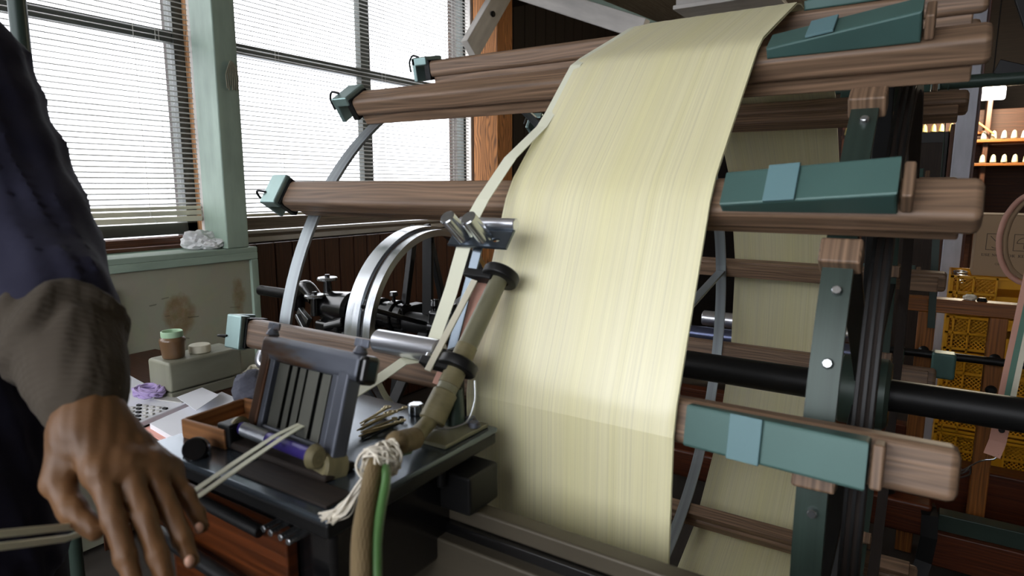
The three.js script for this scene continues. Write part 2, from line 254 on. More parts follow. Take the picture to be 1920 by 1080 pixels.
// venetian blinds
const slatGeo = {};
function blind(zc, len, y0, y1, label, stack) {
  const b = thing('venetian_blind', label, 'blind', [-2.715, 0, zc]);
  const g = slatGeo[len] || (slatGeo[len] = (() => { const q = 4, parts = []; const prof = []; for (let i = 0; i <= q; i++) { const t = i / q - 0.5; prof.push([t * 0.025, 0.0032 * (1 - 4 * t * t)]); }
    const pos = [], th = 0.0011; for (let i = 0; i < q; i++) { const [a, ya] = prof[i], [c, yc] = prof[i + 1], h = len / 2; for (const s of [1, -1]) { const d = s > 0 ? 0 : -th, A = [a, ya + d, -h], B = [c, yc + d, -h], C = [c, yc + d, h], Dd = [a, ya + d, h]; pos.push(...(s > 0 ? [A, Dd, C, A, C, B] : [A, C, Dd, A, B, C]).flat()); } }
    const G = new THREE.BufferGeometry(); G.setAttribute('position', new THREE.Float32BufferAttribute(pos, 3)); G.setAttribute('uv', new THREE.Float32BufferAttribute(new Float32Array(pos.length / 3 * 2), 2)); G.computeVertexNormals(); return G; })());
  let i = 0; for (let y = y0; y < y1 - 0.05; y += 0.0212, i++) { const s = new THREE.Mesh(g, mSlatWhite); s.name = 'slat'; s.castShadow = s.receiveShadow = true; s.position.set(0, y, 0); s.rotation.z = -0.19 + 0.06 * (hash(i, 9, zc * 100 | 0) - 0.5); s.rotation.x = 0.0025 * (hash(i, 19, zc * 100 | 0) - 0.5); b.add(s); }
  mesh('head_rail', [box(0.035, 0.04, len + 0.01, 0, y1 - 0.01, 0, 0.003)], mIvory, b);
  for (const [dy, h, w] of stack) mesh('bottom_rail', [box(w, h, len, 0, y0 + dy, 0, 0.004)], mIvory, b);
  for (const t of [-0.42, -0.05, 0.36]) mesh('ladder_cord', [rod([0.013, y0, t * len], [0.013, y1, t * len], 0.0009, 0.0009, 6), rod([-0.013, y0, t * len], [-0.013, y1, t * len], 0.0009, 0.0009, 6)], mCord, b);
  mesh('pull_cord', [tube([[0.02, y1, -0.36 * len], [0.024, (y0 + y1) / 2, -0.36 * len + 0.01], [0.02, y0 - 0.03, -0.36 * len], [0.03, y0 - 0.08, -0.36 * len - 0.02]], 0.0012, 24, 6)], mCord, b);
  return b;
}
blind(-0.83, 1.62, 1.275, 2.70, 'white venetian blind with bunched ivory rails at its foot', [[-0.018, 0.014, 0.028], [-0.040, 0.02, 0.03], [-0.066, 0.022, 0.034]]);
blind(-2.72, 1.76, 1.228, 2.70, 'white venetian blind hanging full width over the dark boards', [[-0.016, 0.014, 0.028]]);

// ------------------------------------------------------------------ the warping drum
const YC = 0.9106, ZC = -1.5472, NS = 16, TH0 = 10.5, R = 0.80;
const drum = thing('warping_drum', 'large open warping drum of wooden bars on steel hoops carrying pale silk', 'warping drum', [0, YC, ZC]);
const hoopG = (r, x0, x1, t, seg = 128) => { const pts = [[r - t, x0], [r, x0], [r, x1], [r - t, x1], [r - t, x0]].map((q) => new THREE.Vector2(...q)), fl = []; for (let i = 0; i < 4; i++) fl.push(clean(new THREE.LatheGeometry([pts[i], pts[i + 1]], seg))); const g = mergeGeometries(fl); g.rotateZ(-Math.PI / 2); return g; };
mesh('hoop', [hoopG(0.72, -1.138, -1.104, 0.006)], mBand, drum);
mesh('hoop', [hoopG(0.72, -0.621, -0.587, 0.006)], mBand, drum);
const hoopC = mesh('rim', [hoopG(0.715, -0.117, -0.081, 0.012)], mDarkGreen, drum);
for (let i = 0; i < 48; i++) { const a = (i * 7.5 + 3) * D2R; mesh('rivet', [rod([-0.096, 0.712 * Math.sin(a), 0.712 * Math.cos(a)], [-0.096, 0.722 * Math.sin(a), 0.722 * Math.cos(a)], 0.008, 0.006, 8)], mSteel, hoopC); }
const rimD = mesh('belt_rim', [hoopG(0.655, -0.068, -0.043, 0.03)], mWoodBlack, drum);
for (const x of [-0.065, -0.0555, -0.046]) mesh('groove_ring', [hoopG(0.661, x - 0.002, x + 0.002, 0.01)], mIron, rimD);
mesh('shaft_sleeve', [rod([-1.30, 0, 0], [-0.98, 0, 0], 0.052, 0.048, 28, 0.006), rod([-1.22, 0, 0], [-1.19, 0, 0], 0.062, 0.062, 28, 0.005), rod([-1.12, 0, 0], [-1.09, 0, 0], 0.060, 0.060, 28, 0.005), rod([-1.205, 0.05, 0.02], [-1.205, 0.085, 0.03], 0.012, 0.010, 12), rod([-1.105, 0.05, 0.02], [-1.105, 0.088, 0.03], 0.012, 0.010, 12)], mBlack, drum);
mesh('shaft', [rod([-1.62, 0, 0], [0.62, 0, 0], 0.034, 0.034, 28)], mIron, drum);
for (const x of [-0.604, -0.097]) {
  const hub = mesh('hub', [rod([x - 0.05, 0, 0], [x + 0.05, 0, 0], 0.075, 0.075, 28, 0.008)], mDarkGreen, drum);
  for (let k = 0; k < 8; k++) { const a = (k * 45 + 168) * D2R; mesh('spoke', [beam([x, 0.07 * Math.sin(a), 0.07 * Math.cos(a)], [x, 0.712 * Math.sin(a), 0.712 * Math.cos(a)], 0.008, 0.03, 0.002, V(1, 0, 0))], x < -0.3 ? mBand : mIron, hub); }
}
// one bar, built in its own frame (y outwards, x along the axle), then copied round
const barG = [box(1.21, 0.042, 0.058, -0.56, 0.766, 0, 0.010, 'x'), box(1.17, 0.03, 0.040, -0.56, 0.735, 0, 0.003, 'x')];
const wedgeShape = new THREE.Shape([[-0.235, 0.788], [-0.235, 0.80], [-0.04, 0.828], [-0.04, 0.790]].map((q) => new THREE.Vector2(...q)));
const wedgeG = new THREE.ExtrudeGeometry(wedgeShape, { depth: 0.046, bevelEnabled: true, bevelSize: 0.003, bevelThickness: 0.003, bevelSegments: 2, steps: 1 }); wedgeG.translate(0, 0, -0.023);
const proto = {
  bar: join(barG), wedge: clean(wedgeG), tip: box(0.012, 0.036, 0.048, -0.028, 0.806, 0, 0.003), band: (() => { const g = box(0.038, 0.004, 0.0535, -0.165, 0, 0, 0.001); g.rotateZ(0.135); g.translate(0, 0.8385, 0); return g; })(),
  cap: join([box(0.05, 0.022, 0.07, -1.178, 0.788, 0, 0.004), box(0.012, 0.06, 0.07, -1.196, 0.768, 0, 0.003)]), notch: box(0.018, 0.05, 0.062, -1.156, 0.764, 0, 0.002),
  hook: tube([[-1.195, 0.80, 0.01], [-1.214, 0.806, 0.012], [-1.226, 0.79, 0.015], [-1.222, 0.765, 0.02]], 0.0025, 14, 6), block: box(0.050, 0.034, 0.036, -0.097, 0.712, 0.044, 0.004, 'y'),
};
for (let k = 0; k < NS; k++) {
  const th = (TH0 + k * 360 / NS) * D2R, g0 = new THREE.Mesh(proto.bar, mWoodSlat); g0.name = 'bar'; g0.castShadow = g0.receiveShadow = true; g0.rotation.x = Math.PI / 2 - th; drum.add(g0);
  const add = (n, g, m) => { const o = new THREE.Mesh(g, m); o.name = n; o.castShadow = o.receiveShadow = true; g0.add(o); };
  add('wedge_arm', proto.wedge, mTeal); add('wedge_tip', proto.tip, mWoodSlat); add('blue_band', proto.band, mBlueBand); add('end_cap', proto.cap, mCap); add('notch', proto.notch, mIron); add('hook', proto.hook, mIron); add('mounting_block', proto.block, mWoodSlat);
}
// the sheet of warp threads round the bars
{
  const pos = [], uv = [], idx = [], nx = 24, path = [];
  for (let k = 0; k < NS; k++) { const a0 = (TH0 + k * 22.5) * D2R, a1 = (TH0 + (k + 1) * 22.5) * D2R; const p0 = [R * Math.sin(a0), R * Math.cos(a0)], p1 = [R * Math.sin(a1), R * Math.cos(a1)];
    for (const d of [-2, 0]) { const a = a0 + d * D2R * 0.7; path.push([R * Math.sin(a), R * Math.cos(a), a]); }
    path.push([R * Math.sin(a0 + 1.4 * D2R), R * Math.cos(a0 + 1.4 * D2R), a0 + 1.4 * D2R]);
    for (let i = 1; i < 6; i++) { const t = i / 6, aa = a0 + (a1 - a0) * t; const q0 = [R * Math.sin(a0 + 1.4 * D2R), R * Math.cos(a0 + 1.4 * D2R)], q1 = [R * Math.sin(a1 - 1.4 * D2R), R * Math.cos(a1 - 1.4 * D2R)]; path.push([q0[0] + (q1[0] - q0[0]) * t, q0[1] + (q1[1] - q0[1]) * t, aa]); } }
  const n = path.length, x0 = -0.578, x1 = -0.251;
  for (const inner of [0, 1]) for (let i = 0; i <= n; i++) { const [y, z] = path[i % n], rr = Math.hypot(y, z); for (let j = 0; j <= nx; j++) { const t = j / nx, x = x0 + (x1 - x0) * t, ramp = Math.min(1, t / 0.14); const off = inner ? -0.0015 : 0.003 * ramp + 0.0006 * Math.sin(t * 90 + Math.sin(i * 0.3) * 2) * 0.5; pos.push(x, y * (1 + off / rr), z * (1 + off / rr)); uv.push(i / n * 12, t); } }
  const row = nx + 1, half = (n + 1) * row;
  for (let i = 0; i < n; i++) for (let j = 0; j < nx; j++) { const a = i * row + j, b = a + 1, c = a + row, d = c + 1; idx.push(a, c, b, b, c, d, a + half, b + half, c + half, b + half, d + half, c + half); }
  for (let i = 0; i < n; i++) for (const j of [0, nx]) { const a = i * row + j, c = a + row; idx.push(a, a + half, c, c, a + half, c + half); }
  const g = new THREE.BufferGeometry(); g.setAttribute('position', new THREE.Float32BufferAttribute(pos, 3)); g.setAttribute('uv', new THREE.Float32BufferAttribute(uv, 2)); g.setIndex(idx); g.computeVertexNormals();
  const w = new THREE.Mesh(g, mWarp); w.name = 'warp_sheet'; w.castShadow = w.receiveShadow = true; w.userData.label = 'sheet of pale yellow silk threads wound round the drum'; drum.add(w);
}
// brake wheel on the same shaft and the black bearing unit beyond it
const wheel = mesh('brake_wheel', [hoopG(0.315, -1.375, -1.325, 0.012, 96), hoopG(0.30, -1.325, -1.312, 0.012, 96), hoopG(0.306, -1.312, -1.285, 0.02, 96)], mSteel, drum);
mesh('wheel_disc', [hoopG(0.30, -1.338, -1.330, 0.26, 96)], mIron, wheel).userData.label = 'dark web of the wheel';
wheel.children[0].geometry = join([0, 1, 2, 3, 4].map((k) => { const a = (k * 72 + 20) * D2R; return beam([-1.334, 0.03 * Math.sin(a), 0.03 * Math.cos(a)], [-1.334, 0.302 * Math.sin(a), 0.302 * Math.cos(a)], 0.012, 0.04, 0.003, V(1, 0, 0)); }));
wheel.children[0].name = 'spokes';
// ---- bearing and drive unit on the window side of the drum (black, glossy)
{
  const u = thing('shaft_bearing_unit', 'glossy black bearing unit with grease cups and clamp knobs beside the steel wheel', 'machine', [0, 0, ZC]);
  mesh('sleeve', [rod([-1.42, YC + 0.012, 0], [-1.66, YC + 0.012, 0], 0.046, 0.046, 24, 0.006)], mBlack, u);
  mesh('housing', [rod([-1.66, YC + 0.01, 0], [-1.80, YC + 0.01, 0], 0.066, 0.058, 28, 0.012), box(0.12, 0.07, 0.16, -1.73, YC - 0.06, 0, 0.012)], mBlack, u);
  for (const [x, r] of [[-1.47, 0.054], [-1.54, 0.056], [-1.63, 0.058]]) { const c = mesh('collar', [rod([x - 0.014, YC + 0.012, 0], [x + 0.014, YC + 0.012, 0], r, r, 24, 0.004)], mBlack, u); mesh('clamp_knob', [rod([x, YC + 0.06, 0.01], [x, YC + 0.085, 0.01], 0.006), rod([x, YC + 0.082, 0.01], [x, YC + 0.096, 0.01], 0.015, 0.013, 12)], mBlack, c); }
  mesh('back_pipe', [rod([-1.80, YC + 0.03, -0.02], [-2.22, YC + 0.03, -0.02], 0.02, 0.02, 18)], mIron, u);
  for (const [x, y, z] of [[-1.80, 1.022, 0.0], [-1.80, 0.968, 0.06]]) { const c = mesh('grease_cup', [rod([x, y - 0.006, z], [x, y + 0.006, z], 0.036, 0.036, 28, 0.003)], mSteel, u); mesh('cup_stem', [rod([x, y - 0.07, z], [x, y - 0.005, z], 0.017, 0.014, 16), rod([x, y + 0.005, z], [x, y + 0.016, z], 0.009, 0.009, 8)], mBlack, c); }
  mesh('elbow_pipe', [tube([[-1.97, 0.90, 0.0], [-1.95, 0.96, 0.01], [-1.89, 0.985, 0.02], [-1.83, 0.95, 0.03]], 0.028, 24, 14)], mBlack, u);
  mesh('lever_arm', [beam([-1.90, 0.90, 0.05], [-1.84, 0.865, 0.06], 0.04, 0.02), beam([-1.86, 0.90, 0.09], [-1.76, 0.79, 0.10], 0.014, 0.02)], mSteel, u);
  mesh('tie_rod', [rod([-1.99, 0.775, 0.09], [-1.72, 0.87, 0.07], 0.006, 0.006, 10)], mSteel, u);
  mesh('rod_end', [rod([-1.735, 0.865, 0.07], [-1.66, 0.885, 0.05], 0.02, 0.026, 16, 0.004)], mBlack, u);
  mesh('cross_pipe', [rod([-1.36, 0.85, 0.10], [-1.62, 0.85, 0.10], 0.02, 0.02, 16)], mBlack, u);
  mesh('knob_cluster', [rod([-1.285, 0.945, 0.02], [-1.285, 0.985, 0.02], 0.012), rod([-1.285, 0.98, 0.02], [-1.285, 1.0, 0.02], 0.018, 0.014, 12), box(0.05, 0.08, 0.08, -1.27, 0.93, 0.01, 0.012)], mBlack, u);
  mesh('pedestal', [box(0.10, 0.82, 0.12, -1.73, 0.43, 0, 0.01), box(0.30, 0.04, 0.34, -1.73, 0.02, 0, 0.006)], mIron, u);
  for (const s of [-1, 1]) mesh('stand_leg', [beam([-1.46, 1.22, s * 0.03 - 0.12], [-1.42, 0.0, s * 0.34 - 0.12], 0.022, 0.022, 0.003)], mIron, u);
  mesh('stand_collar', [box(0.05, 0.08, 0.12, -1.44, 0.92, -0.03, 0.008)], mIron, u);
}
// ---- near end bearing stand
{
  const u = thing('drum_end_stand', 'dark timber end stand with an iron bearing carrying the drum shaft', 'stand', [0.52, 0, ZC]);
  mesh('upright', [box(0.10, 0.86, 0.12, 0, 0.43, 0, 0.006)], mWoodRed, u);
  mesh('bearing', [rod([-0.06, YC, 0], [0.06, YC, 0], 0.06, 0.06, 24, 0.006), box(0.11, 0.06, 0.14, 0, 0.875, 0, 0.006)], mDarkGreen, u);
  mesh('foot', [box(0.12, 0.08, 0.6, 0, 0.04, 0, 0.006)], mWoodRed, u);
}
// ---- guide rail along the front of the drum
{
  const u = thing('guide_rail', 'long dark iron guide rail running below the silk sheet', 'rail', [0, 0, 0]);
  mesh('rail_top', [span(-1.05, 1.0, 0.908, 0.932, -0.655, -0.628, 0.004)], mRail, u);
  mesh('rail_groove', [span(-1.05, 1.0, 0.892, 0.908, -0.65, -0.62, 0.001)], mBlack, u);
  mesh('rail_web', [span(-1.05, 1.0, 0.80, 0.894, -0.655, -0.602, 0.004)], mRail, u);
  mesh('rail_flange', [span(-1.05, 1.0, 0.76, 0.80, -0.665, -0.56, 0.004)], mRail, u);
  for (const x of [-0.95, 0.9]) mesh('rail_leg', [box(0.08, 0.76, 0.08, x, 0.38, -0.61, 0.005)], mIron, u);
}
// ---- reed carriage riding on the rail
const TY = 1.02;
const car = thing('reed_carriage', 'black reed carriage with a worn steel table plate riding on the rail', 'carriage', [0, 0, 0]);
{
  mesh('table_plate', [span(-0.83, -0.482, 1.012, TY, -0.703, -0.400, 0.003)], mPlate, car);
  mesh('table_edge', [span(-0.828, -0.484, 0.996, 1.0125, -0.701, -0.402, 0.003)], mIron, car);
  mesh('body', [span(-0.76, -0.51, 0.86, 0.997, -0.69, -0.43, 0.008)], mBlack, car);
  mesh('rail_shoe', [span(-0.56, -0.462, 0.933, 0.985, -0.675, -0.61, 0.004)], mIron, car); mesh('rail_shoe', [span(-0.78, -0.64, 0.933, 0.985, -0.675, -0.61, 0.004)], mIron, car);
  mesh('wooden_front', [span(-0.80, -0.565, 0.80, 0.972, -0.428, -0.412, 0.003, 'x')], mWoodFront, car);
  mesh('front_bar', [rod([-0.80, 0.975, -0.405], [-0.60, 0.968, -0.405], 0.007), rod([-0.80, 0.915, -0.39], [-0.55, 0.895, -0.39], 0.009)], mIron, car);
  for (const [x, y] of [[-0.595, 0.985], [-0.583, 0.984], [-0.566, 0.984], [-0.553, 0.983]]) mesh('front_screw', [rod([x, y - 0.012, -0.43], [x, y - 0.012, -0.405], 0.004, 0.004, 10)], mSteel, car);
  mesh('corner_plate', [span(-0.560, -0.492, TY, TY + 0.006, -0.695, -0.60, 0.002)], mTube, car);
  for (const [x, z] of [[-0.515, -0.684], [-0.500, -0.672]]) mesh('plate_bolt', [rod([x, TY + 0.006, z], [x, TY + 0.014, z], 0.009, 0.008, 6)], mRusty, car);
  mesh('hex_bolt', [rod([-0.612, TY, -0.68], [-0.612, TY + 0.016, -0.68], 0.012, 0.012, 6)], mSteel, car);
  for (const z of [-0.66, -0.60]) mesh('under_bolt', [rod([-0.50, 0.97, z], [-0.50, 0.998, z], 0.006)], mIron, car);
  const k = mesh('clamp_dial', [rod([-0.742, 1.026, -0.420], [-0.728, 1.034, -0.410], 0.0145, 0.0145, 28, 0.002)], mBlack, car); mesh('dial_ring', [rod([-0.748, 1.023, -0.425], [-0.742, 1.026, -0.420], 0.0165, 0.0165, 28, 0.002)], mSteel, k);
  mesh('reed_bed', [span(-0.735, -0.545, TY, TY + 0.010, -0.50, -0.452, 0.004, 'x'), span(-0.66, -0.50, TY, TY + 0.003, -0.452, -0.415, 0.001, 'x')], mWoodBlack, car);
  mesh('rest_block', [span(-0.745, -0.718, TY, TY + 0.032, -0.478, -0.450, 0.004)], mIron, car);
}
// ---- the reed in its tilted rusty frame
{
  const u = thing('weaving_reed', 'rust stained steel reed frame standing tilted on the carriage plate', 'reed', [-0.640, TY + 0.014, -0.484]); u.rotation.x = -0.315; u.rotation.y = -0.1; u.scale.y = 1.136;
  mesh('top_bar', [box(0.208, 0.028, 0.022, 0.004, 0.097, 0, 0.007, 'x')], mRusty, u);
  for (const s of [-1, 1]) { const c = mesh('side_bar', [box(0.020, 0.098, 0.022, s * 0.083, 0.046, 0, 0.004, 'y'), box(0.011, 0.086, 0.014, s * 0.067, 0.044, 0.002, 0.002, 'y')], mRusty, u); mesh('foot_lug', [rod([s * 0.083, -0.006, -0.014], [s * 0.083, -0.006, 0.018], 0.016, 0.014, 16, 0.003)], mTape, c);
    const w = mesh('wing_bolt', [rod([s * 0.093, 0.106, 0], [s * 0.093, 0.126, 0], 0.004, 0.003, 10)], mRusty, u); mesh('wing_nut', [rod([s * 0.093, 0.111, 0], [s * 0.093, 0.119, 0], 0.009, 0.006, 12), box(0.026, 0.009, 0.004, s * 0.093, 0.122, 0, 0.002)], mRusty, w); }
  mesh('end_clamp', [box(0.016, 0.030, 0.024, 0.112, 0.096, 0, 0.006)], mBlack, u);
  mesh('bottom_bar', [box(0.15, 0.012, 0.016, 0, 0.006, 0, 0.003, 'x')], mRusty, u);
  const roll = mesh('violet_roller', [rod([-0.078, 0.004, 0.026], [0.072, 0.004, 0.026], 0.0072, 0.0072, 18)], mPurple, u);
  mesh('spring', Array.from({ length: 18 }, (_, i) => { const g = clean(new THREE.TorusGeometry(0.0074, 0.0011, 6, 16)); g.rotateY(Math.PI / 2); g.translate(-0.068 + i * 0.0032, 0.004, 0.026); return g; }), mSteel, roll);
  for (const s of [-1, 1]) mesh('roller_end', [rod([s * 0.078, 0.004, 0.026], [s * 0.090, 0.004, 0.026], 0.013, 0.011, 16, 0.002)], mTape, roll);
  const dents = []; for (let i = 0; i < 62; i++) dents.push(box(0.0005, 0.082, 0.009, -0.060 + i * 0.00196, 0.045, -0.004, 0));
  const d = mesh('reed_dents', dents, mIron, u); d.userData.kind = 'stuff';
  const gl = [[-0.046, 0.022], [-0.022, 0.010], [-0.004, 0.012], [0.018, 0.022], [0.045, 0.016]]; for (const [x, w] of gl) mesh('reed_slat', [box(w, 0.082, 0.002, x, 0.045, 0.003, 0.0005)], mReed, u);
}
// ---- leaning guide arm with its tube, clamps and link
{
  const u = thing('yarn_guide', 'olive tube arm with black ring clamps and a cream link bar leaning over the plate', 'machine arm', [0, 0, 0]);
  const A = V(-0.538, 1.045, -0.632), B = V(-0.529, 1.226, -0.786), at = (t) => A.clone().lerp(B, t), dir = B.clone().sub(A).normalize();
  mesh('arm_tube', [rod(A, B, 0.0150, 0.0130, 24, 0.002)], mTube, u);
  mesh('brass_tape', [rod(at(0.20), at(0.46), 0.0156, 0.0153, 24, 0.0005)], mTape, u);
  mesh('tube_socket', [rod(at(-0.03), at(0.16), 0.0182, 0.0175, 24, 0.002)], mTape, u);
  for (const t of [0.27, 0.90]) { const p = at(t), q = p.clone().addScaledVector(dir, 0.012); const c = mesh('ring_clamp', [lathe([[0.015, 0], [0.026, 0], [0.028, 0.003], [0.028, 0.013], [0.026, 0.016], [0.015, 0.016], [0.015, 0]], p.toArray(), q.toArray(), 28), orient(box(0.052, 0.014, 0.02, -0.03, 0, 0.006, 0.003), p, q)], mIron, u); mesh('clamp_screw', [orient(rod([-0.052, -0.002, 0.004], [-0.052, 0.014, 0.004], 0.005, 0.005, 10), p, q)], mSteel, c); }
  mesh('link_bar', [beam([-0.555, 1.214, -0.750], [-0.566, 1.099, -0.654], 0.010, 0.004, 0.001, V(0.3, 0.6, 0.7).normalize())], mIvory, u);
  mesh('back_plate', [beam([-0.566, 1.215, -0.795], [-0.588, 1.06, -0.705], 0.026, 0.004, 0.001, V(0.1, 0.7, 0.7).normalize())], mPinkStrap, u);
  mesh('upright_bar', [beam([-0.572, 1.262, -0.784], [-0.592, 1.03, -0.705], 0.014, 0.005, 0.001, V(0.4, 0.55, 0.7).normalize())], mPlate, u);
  mesh('foot_post', [rod([-0.530, 1.022, -0.668], [-0.536, 1.075, -0.672], 0.014, 0.013, 18)], mDarkGreen, u);
  mesh('wire_clip', [tube([[-0.512, 1.085, -0.69], [-0.505, 1.06, -0.68], [-0.507, 1.035, -0.665], [-0.52, 1.03, -0.64], [-0.545, 1.034, -0.62]], 0.0018, 24, 8)], mSteel, u);
  mesh('elbow_joint', [tube([A.toArray(), [-0.532, 1.038, -0.60], [-0.512, 1.045, -0.565], [-0.49, 1.057, -0.53]], 0.011, 24, 14), ball(-0.538, 1.045, -0.632, 0.0112), ball(-0.49, 1.057, -0.53, 0.0112)], mTape, u);
  mesh('wrapped_joint', [tube([[-0.505, 1.048, -0.555], [-0.485, 1.062, -0.52], [-0.466, 1.075, -0.486]], 0.0135, 20, 14), ball(-0.505, 1.048, -0.555, 0.0137), ball(-0.466, 1.075, -0.486, 0.0137)], mWrap, u);
  mesh('drop_tube', [tube([[-0.466, 1.072, -0.484], [-0.440, 1.080, -0.43], [-0.415, 1.070, -0.395], [-0.385, 1.045, -0.355], [-0.33, 0.96, -0.30]], 0.0092, 40, 14)], mWrap, u);
  mesh('green_hose', [tube([[-0.49, 1.045, -0.53], [-0.452, 1.075, -0.455], [-0.408, 1.078, -0.41], [-0.377, 1.045, -0.365], [-0.322, 0.96, -0.31]], 0.0046, 40, 10)], mGreenTube, u);
  const kn = [lump(-0.441, 1.068, -0.436, 0.013, 0.011, 0.012, 0.9, 43, 3)]; for (let i = 0; i < 26; i++) { const pts = []; for (let k = 0; k < 6; k++) { const a = k * 1.1 + i * 0.9, r = 0.011 + 0.006 * hash(i, k, 3); pts.push([-0.440 + r * Math.cos(a), 1.079 + r * Math.sin(a) * 1.1, -0.435 + 0.016 * (hash(i, k, 1) - 0.5) + 0.012 * Math.cos(a * 0.7 + i)]); } kn.push(tube(pts, 0.0010 + 0.0006 * hash(i, 9, 9), 26, 5, true)); }
  for (let i = 0; i < 22; i++) kn.push(tube([[-0.444, 1.078, -0.434 + 0.01 * hash(i, 7, 4)], [-0.450 - 0.006 * hash(i, 1, 4), 1.055, -0.424 + 0.012 * hash(i, 2, 4)], [-0.458 - 0.018 * hash(i, 3, 4), 1.034 - 0.008 * hash(i, 4, 4), -0.412 + 0.014 * hash(i, 5, 4)], [-0.462 - 0.03 * hash(i, 6, 4), 1.026, -0.400 + 0.012 * hash(i, 8, 4)]], 0.0007 + 0.0006 * hash(i, 9, 4), 18, 5));
  mesh('yarn_knot', kn, mWhiteYarn, u);
}
// ---- chrome roller under the ribbon
{
  const u = thing('guide_roller', 'bright chrome guide roller behind the carriage plate', 'roller', [0, 0, 0]);
  mesh('roller_body', [rod([-0.728, 1.106, -0.722], [-0.600, 1.106, -0.722], 0.0185, 0.0185, 32, 0.002)], mChrome, u);
  mesh('roller_axle', [rod([-0.600, 1.106, -0.722], [-0.560, 1.106, -0.722], 0.006, 0.006, 12)], mIron, u);
  mesh('roller_bracket', [box(0.012, 0.12, 0.03, -0.563, 1.06, -0.712, 0.003)], mIron, u);
}
// ---- twin rollers at the head of the arm
{
  const u = thing('twin_roller_head', 'slotted steel bracket with two stub rollers and a chrome rod', 'roller bracket', [0, 0, 0]);
  const n = V(-0.10, 0.70, 0.70).normalize();
  const pl = new THREE.Shape(); pl.moveTo(-0.052, -0.016); pl.lineTo(0.052, -0.016); pl.lineTo(0.052, 0.016); pl.lineTo(-0.052, 0.016); pl.closePath();
  for (const x of [-0.034, 0.030]) { const h = new THREE.Path(); h.absellipse(x, -0.004, 0.008, 0.004, 0, Math.PI * 2); pl.holes.push(h); }
  const pg = new THREE.ExtrudeGeometry(pl, { depth: 0.004, bevelEnabled: true, bevelSize: 0.001, bevelThickness: 0.001, bevelSegments: 1 });
  const xAx = V(1, 0, 0), zAx = V(0, 0.66, 0.75); zAx.addScaledVector(xAx, -zAx.dot(xAx)).normalize(); const yAx = V(0, 0, 0).crossVectors(zAx, xAx).normalize();
  pg.applyMatrix4(new THREE.Matrix4().makeBasis(xAx.normalize(), yAx, zAx).setPosition(-0.559, 1.273, -0.772)); mesh('slotted_plate', [clean(pg)], mPlate, u);
  const C = V(-0.559, 1.275, -0.769);
  for (const s of [-0.027, 0.011]) { const b = C.clone().addScaledVector(xAx, s).addScaledVector(yAx, -0.002), e = b.clone().addScaledVector(zAx, 0.05).addScaledVector(xAx, -0.004); mesh('stub_roller', [rod(b, e, 0.0118, 0.0118, 28, 0.0015)], mSteel, u); }
  const b2 = C.clone().addScaledVector(xAx, -0.045).addScaledVector(yAx, 0.024).addScaledVector(zAx, 0.004), e2 = C.clone().addScaledVector(xAx, 0.055).addScaledVector(yAx, 0.024).addScaledVector(zAx, 0.004); mesh('chrome_rod', [rod(b2, e2, 0.0085, 0.0085, 24, 0.001)], mChrome, u);
}
// ---- yarn ribbons
{
  const wx = [1, 0, 0], overDrum = [];
  for (let a = 43; a <= 112; a += 3) { const f = ((a - TH0) % 22.5 + 22.5) % 22.5 - 11.25, rr = Math.max(R * Math.cos(11.25 * D2R) / Math.cos(f * D2R), R * Math.cos(11.25 * D2R)) + 0.0035 + (a < 45 ? 0.003 : 0); overDrum.push([-0.572, YC + rr * Math.sin(a * D2R), ZC + rr * Math.cos(a * D2R)]); }
  one('yarn_ribbon', [strip([[-0.630, 1.062, -0.508], [-0.665, 1.058, -0.60], [-0.680, 1.062, -0.67], [-0.664, 1.084, -0.712], [-0.650, 1.086, -0.726], [-0.640, 1.094, -0.741], [-0.636, 1.108, -0.748], [-0.612, 1.19, -0.765], [-0.588, 1.262, -0.768], [-0.582, 1.287, -0.768], [-0.580, 1.33, -0.806], [-0.578, 1.395, -0.880], ...overDrum], [[1, 0, -0.35], [1, 0, -0.2], [1, 0, -0.1], wx, wx, wx, wx, wx], [0.020, 0.022, 0.023, 0.024, 0.024, 0.024, 0.024, 0.025, 0.025, 0.025, 0.024, 0.024, ...overDrum.map(() => 0.022)], 0.0012)], mRibbon, 'cream yarn ribbon climbing over the rollers to the drum', 'yarn ribbon', 'yarn ribbons');
  const strandPts = (o) => [[-0.630, 1.062, -0.505], [-0.620, 1.0605, -0.452], [-0.609, 1.052, -0.39], [-0.597, 1.044, -0.332], [-0.613, 1.036, -0.305], [-0.620, 1.036, -0.27], [-0.601, 1.055, -0.222], [-0.575, 1.083, -0.167], [-0.537, 1.121, -0.089]].map(([x, y, z], i) => [x + o * (i ? 0.9 : 0.4), y + (i > 5 ? o * 1.2 : 0), z - o * (i > 3 ? 0 : 0.43)]);
  const ws = [[1, 0, -0.4], [1, 0, -0.4], [1, 0, -0.4], [1, 0, -0.4], [0.6, 0.8, 0], [0.5, 1, 0], [0.5, 1, 0], [0.5, 1, 0]];
  one('yarn_ribbon', [strip(strandPts(0.006), ws, 0.0068, 0.0012)], mRibbon, 'narrow cream ribbon in the hand, on the side of the arm', 'yarn ribbon', 'yarn ribbons');
  one('yarn_ribbon', [strip(strandPts(-0.006), ws, 0.0068, 0.0012)], mRibbon, 'narrow cream ribbon in the hand, on the side of the tray', 'yarn ribbon', 'yarn ribbons');
}
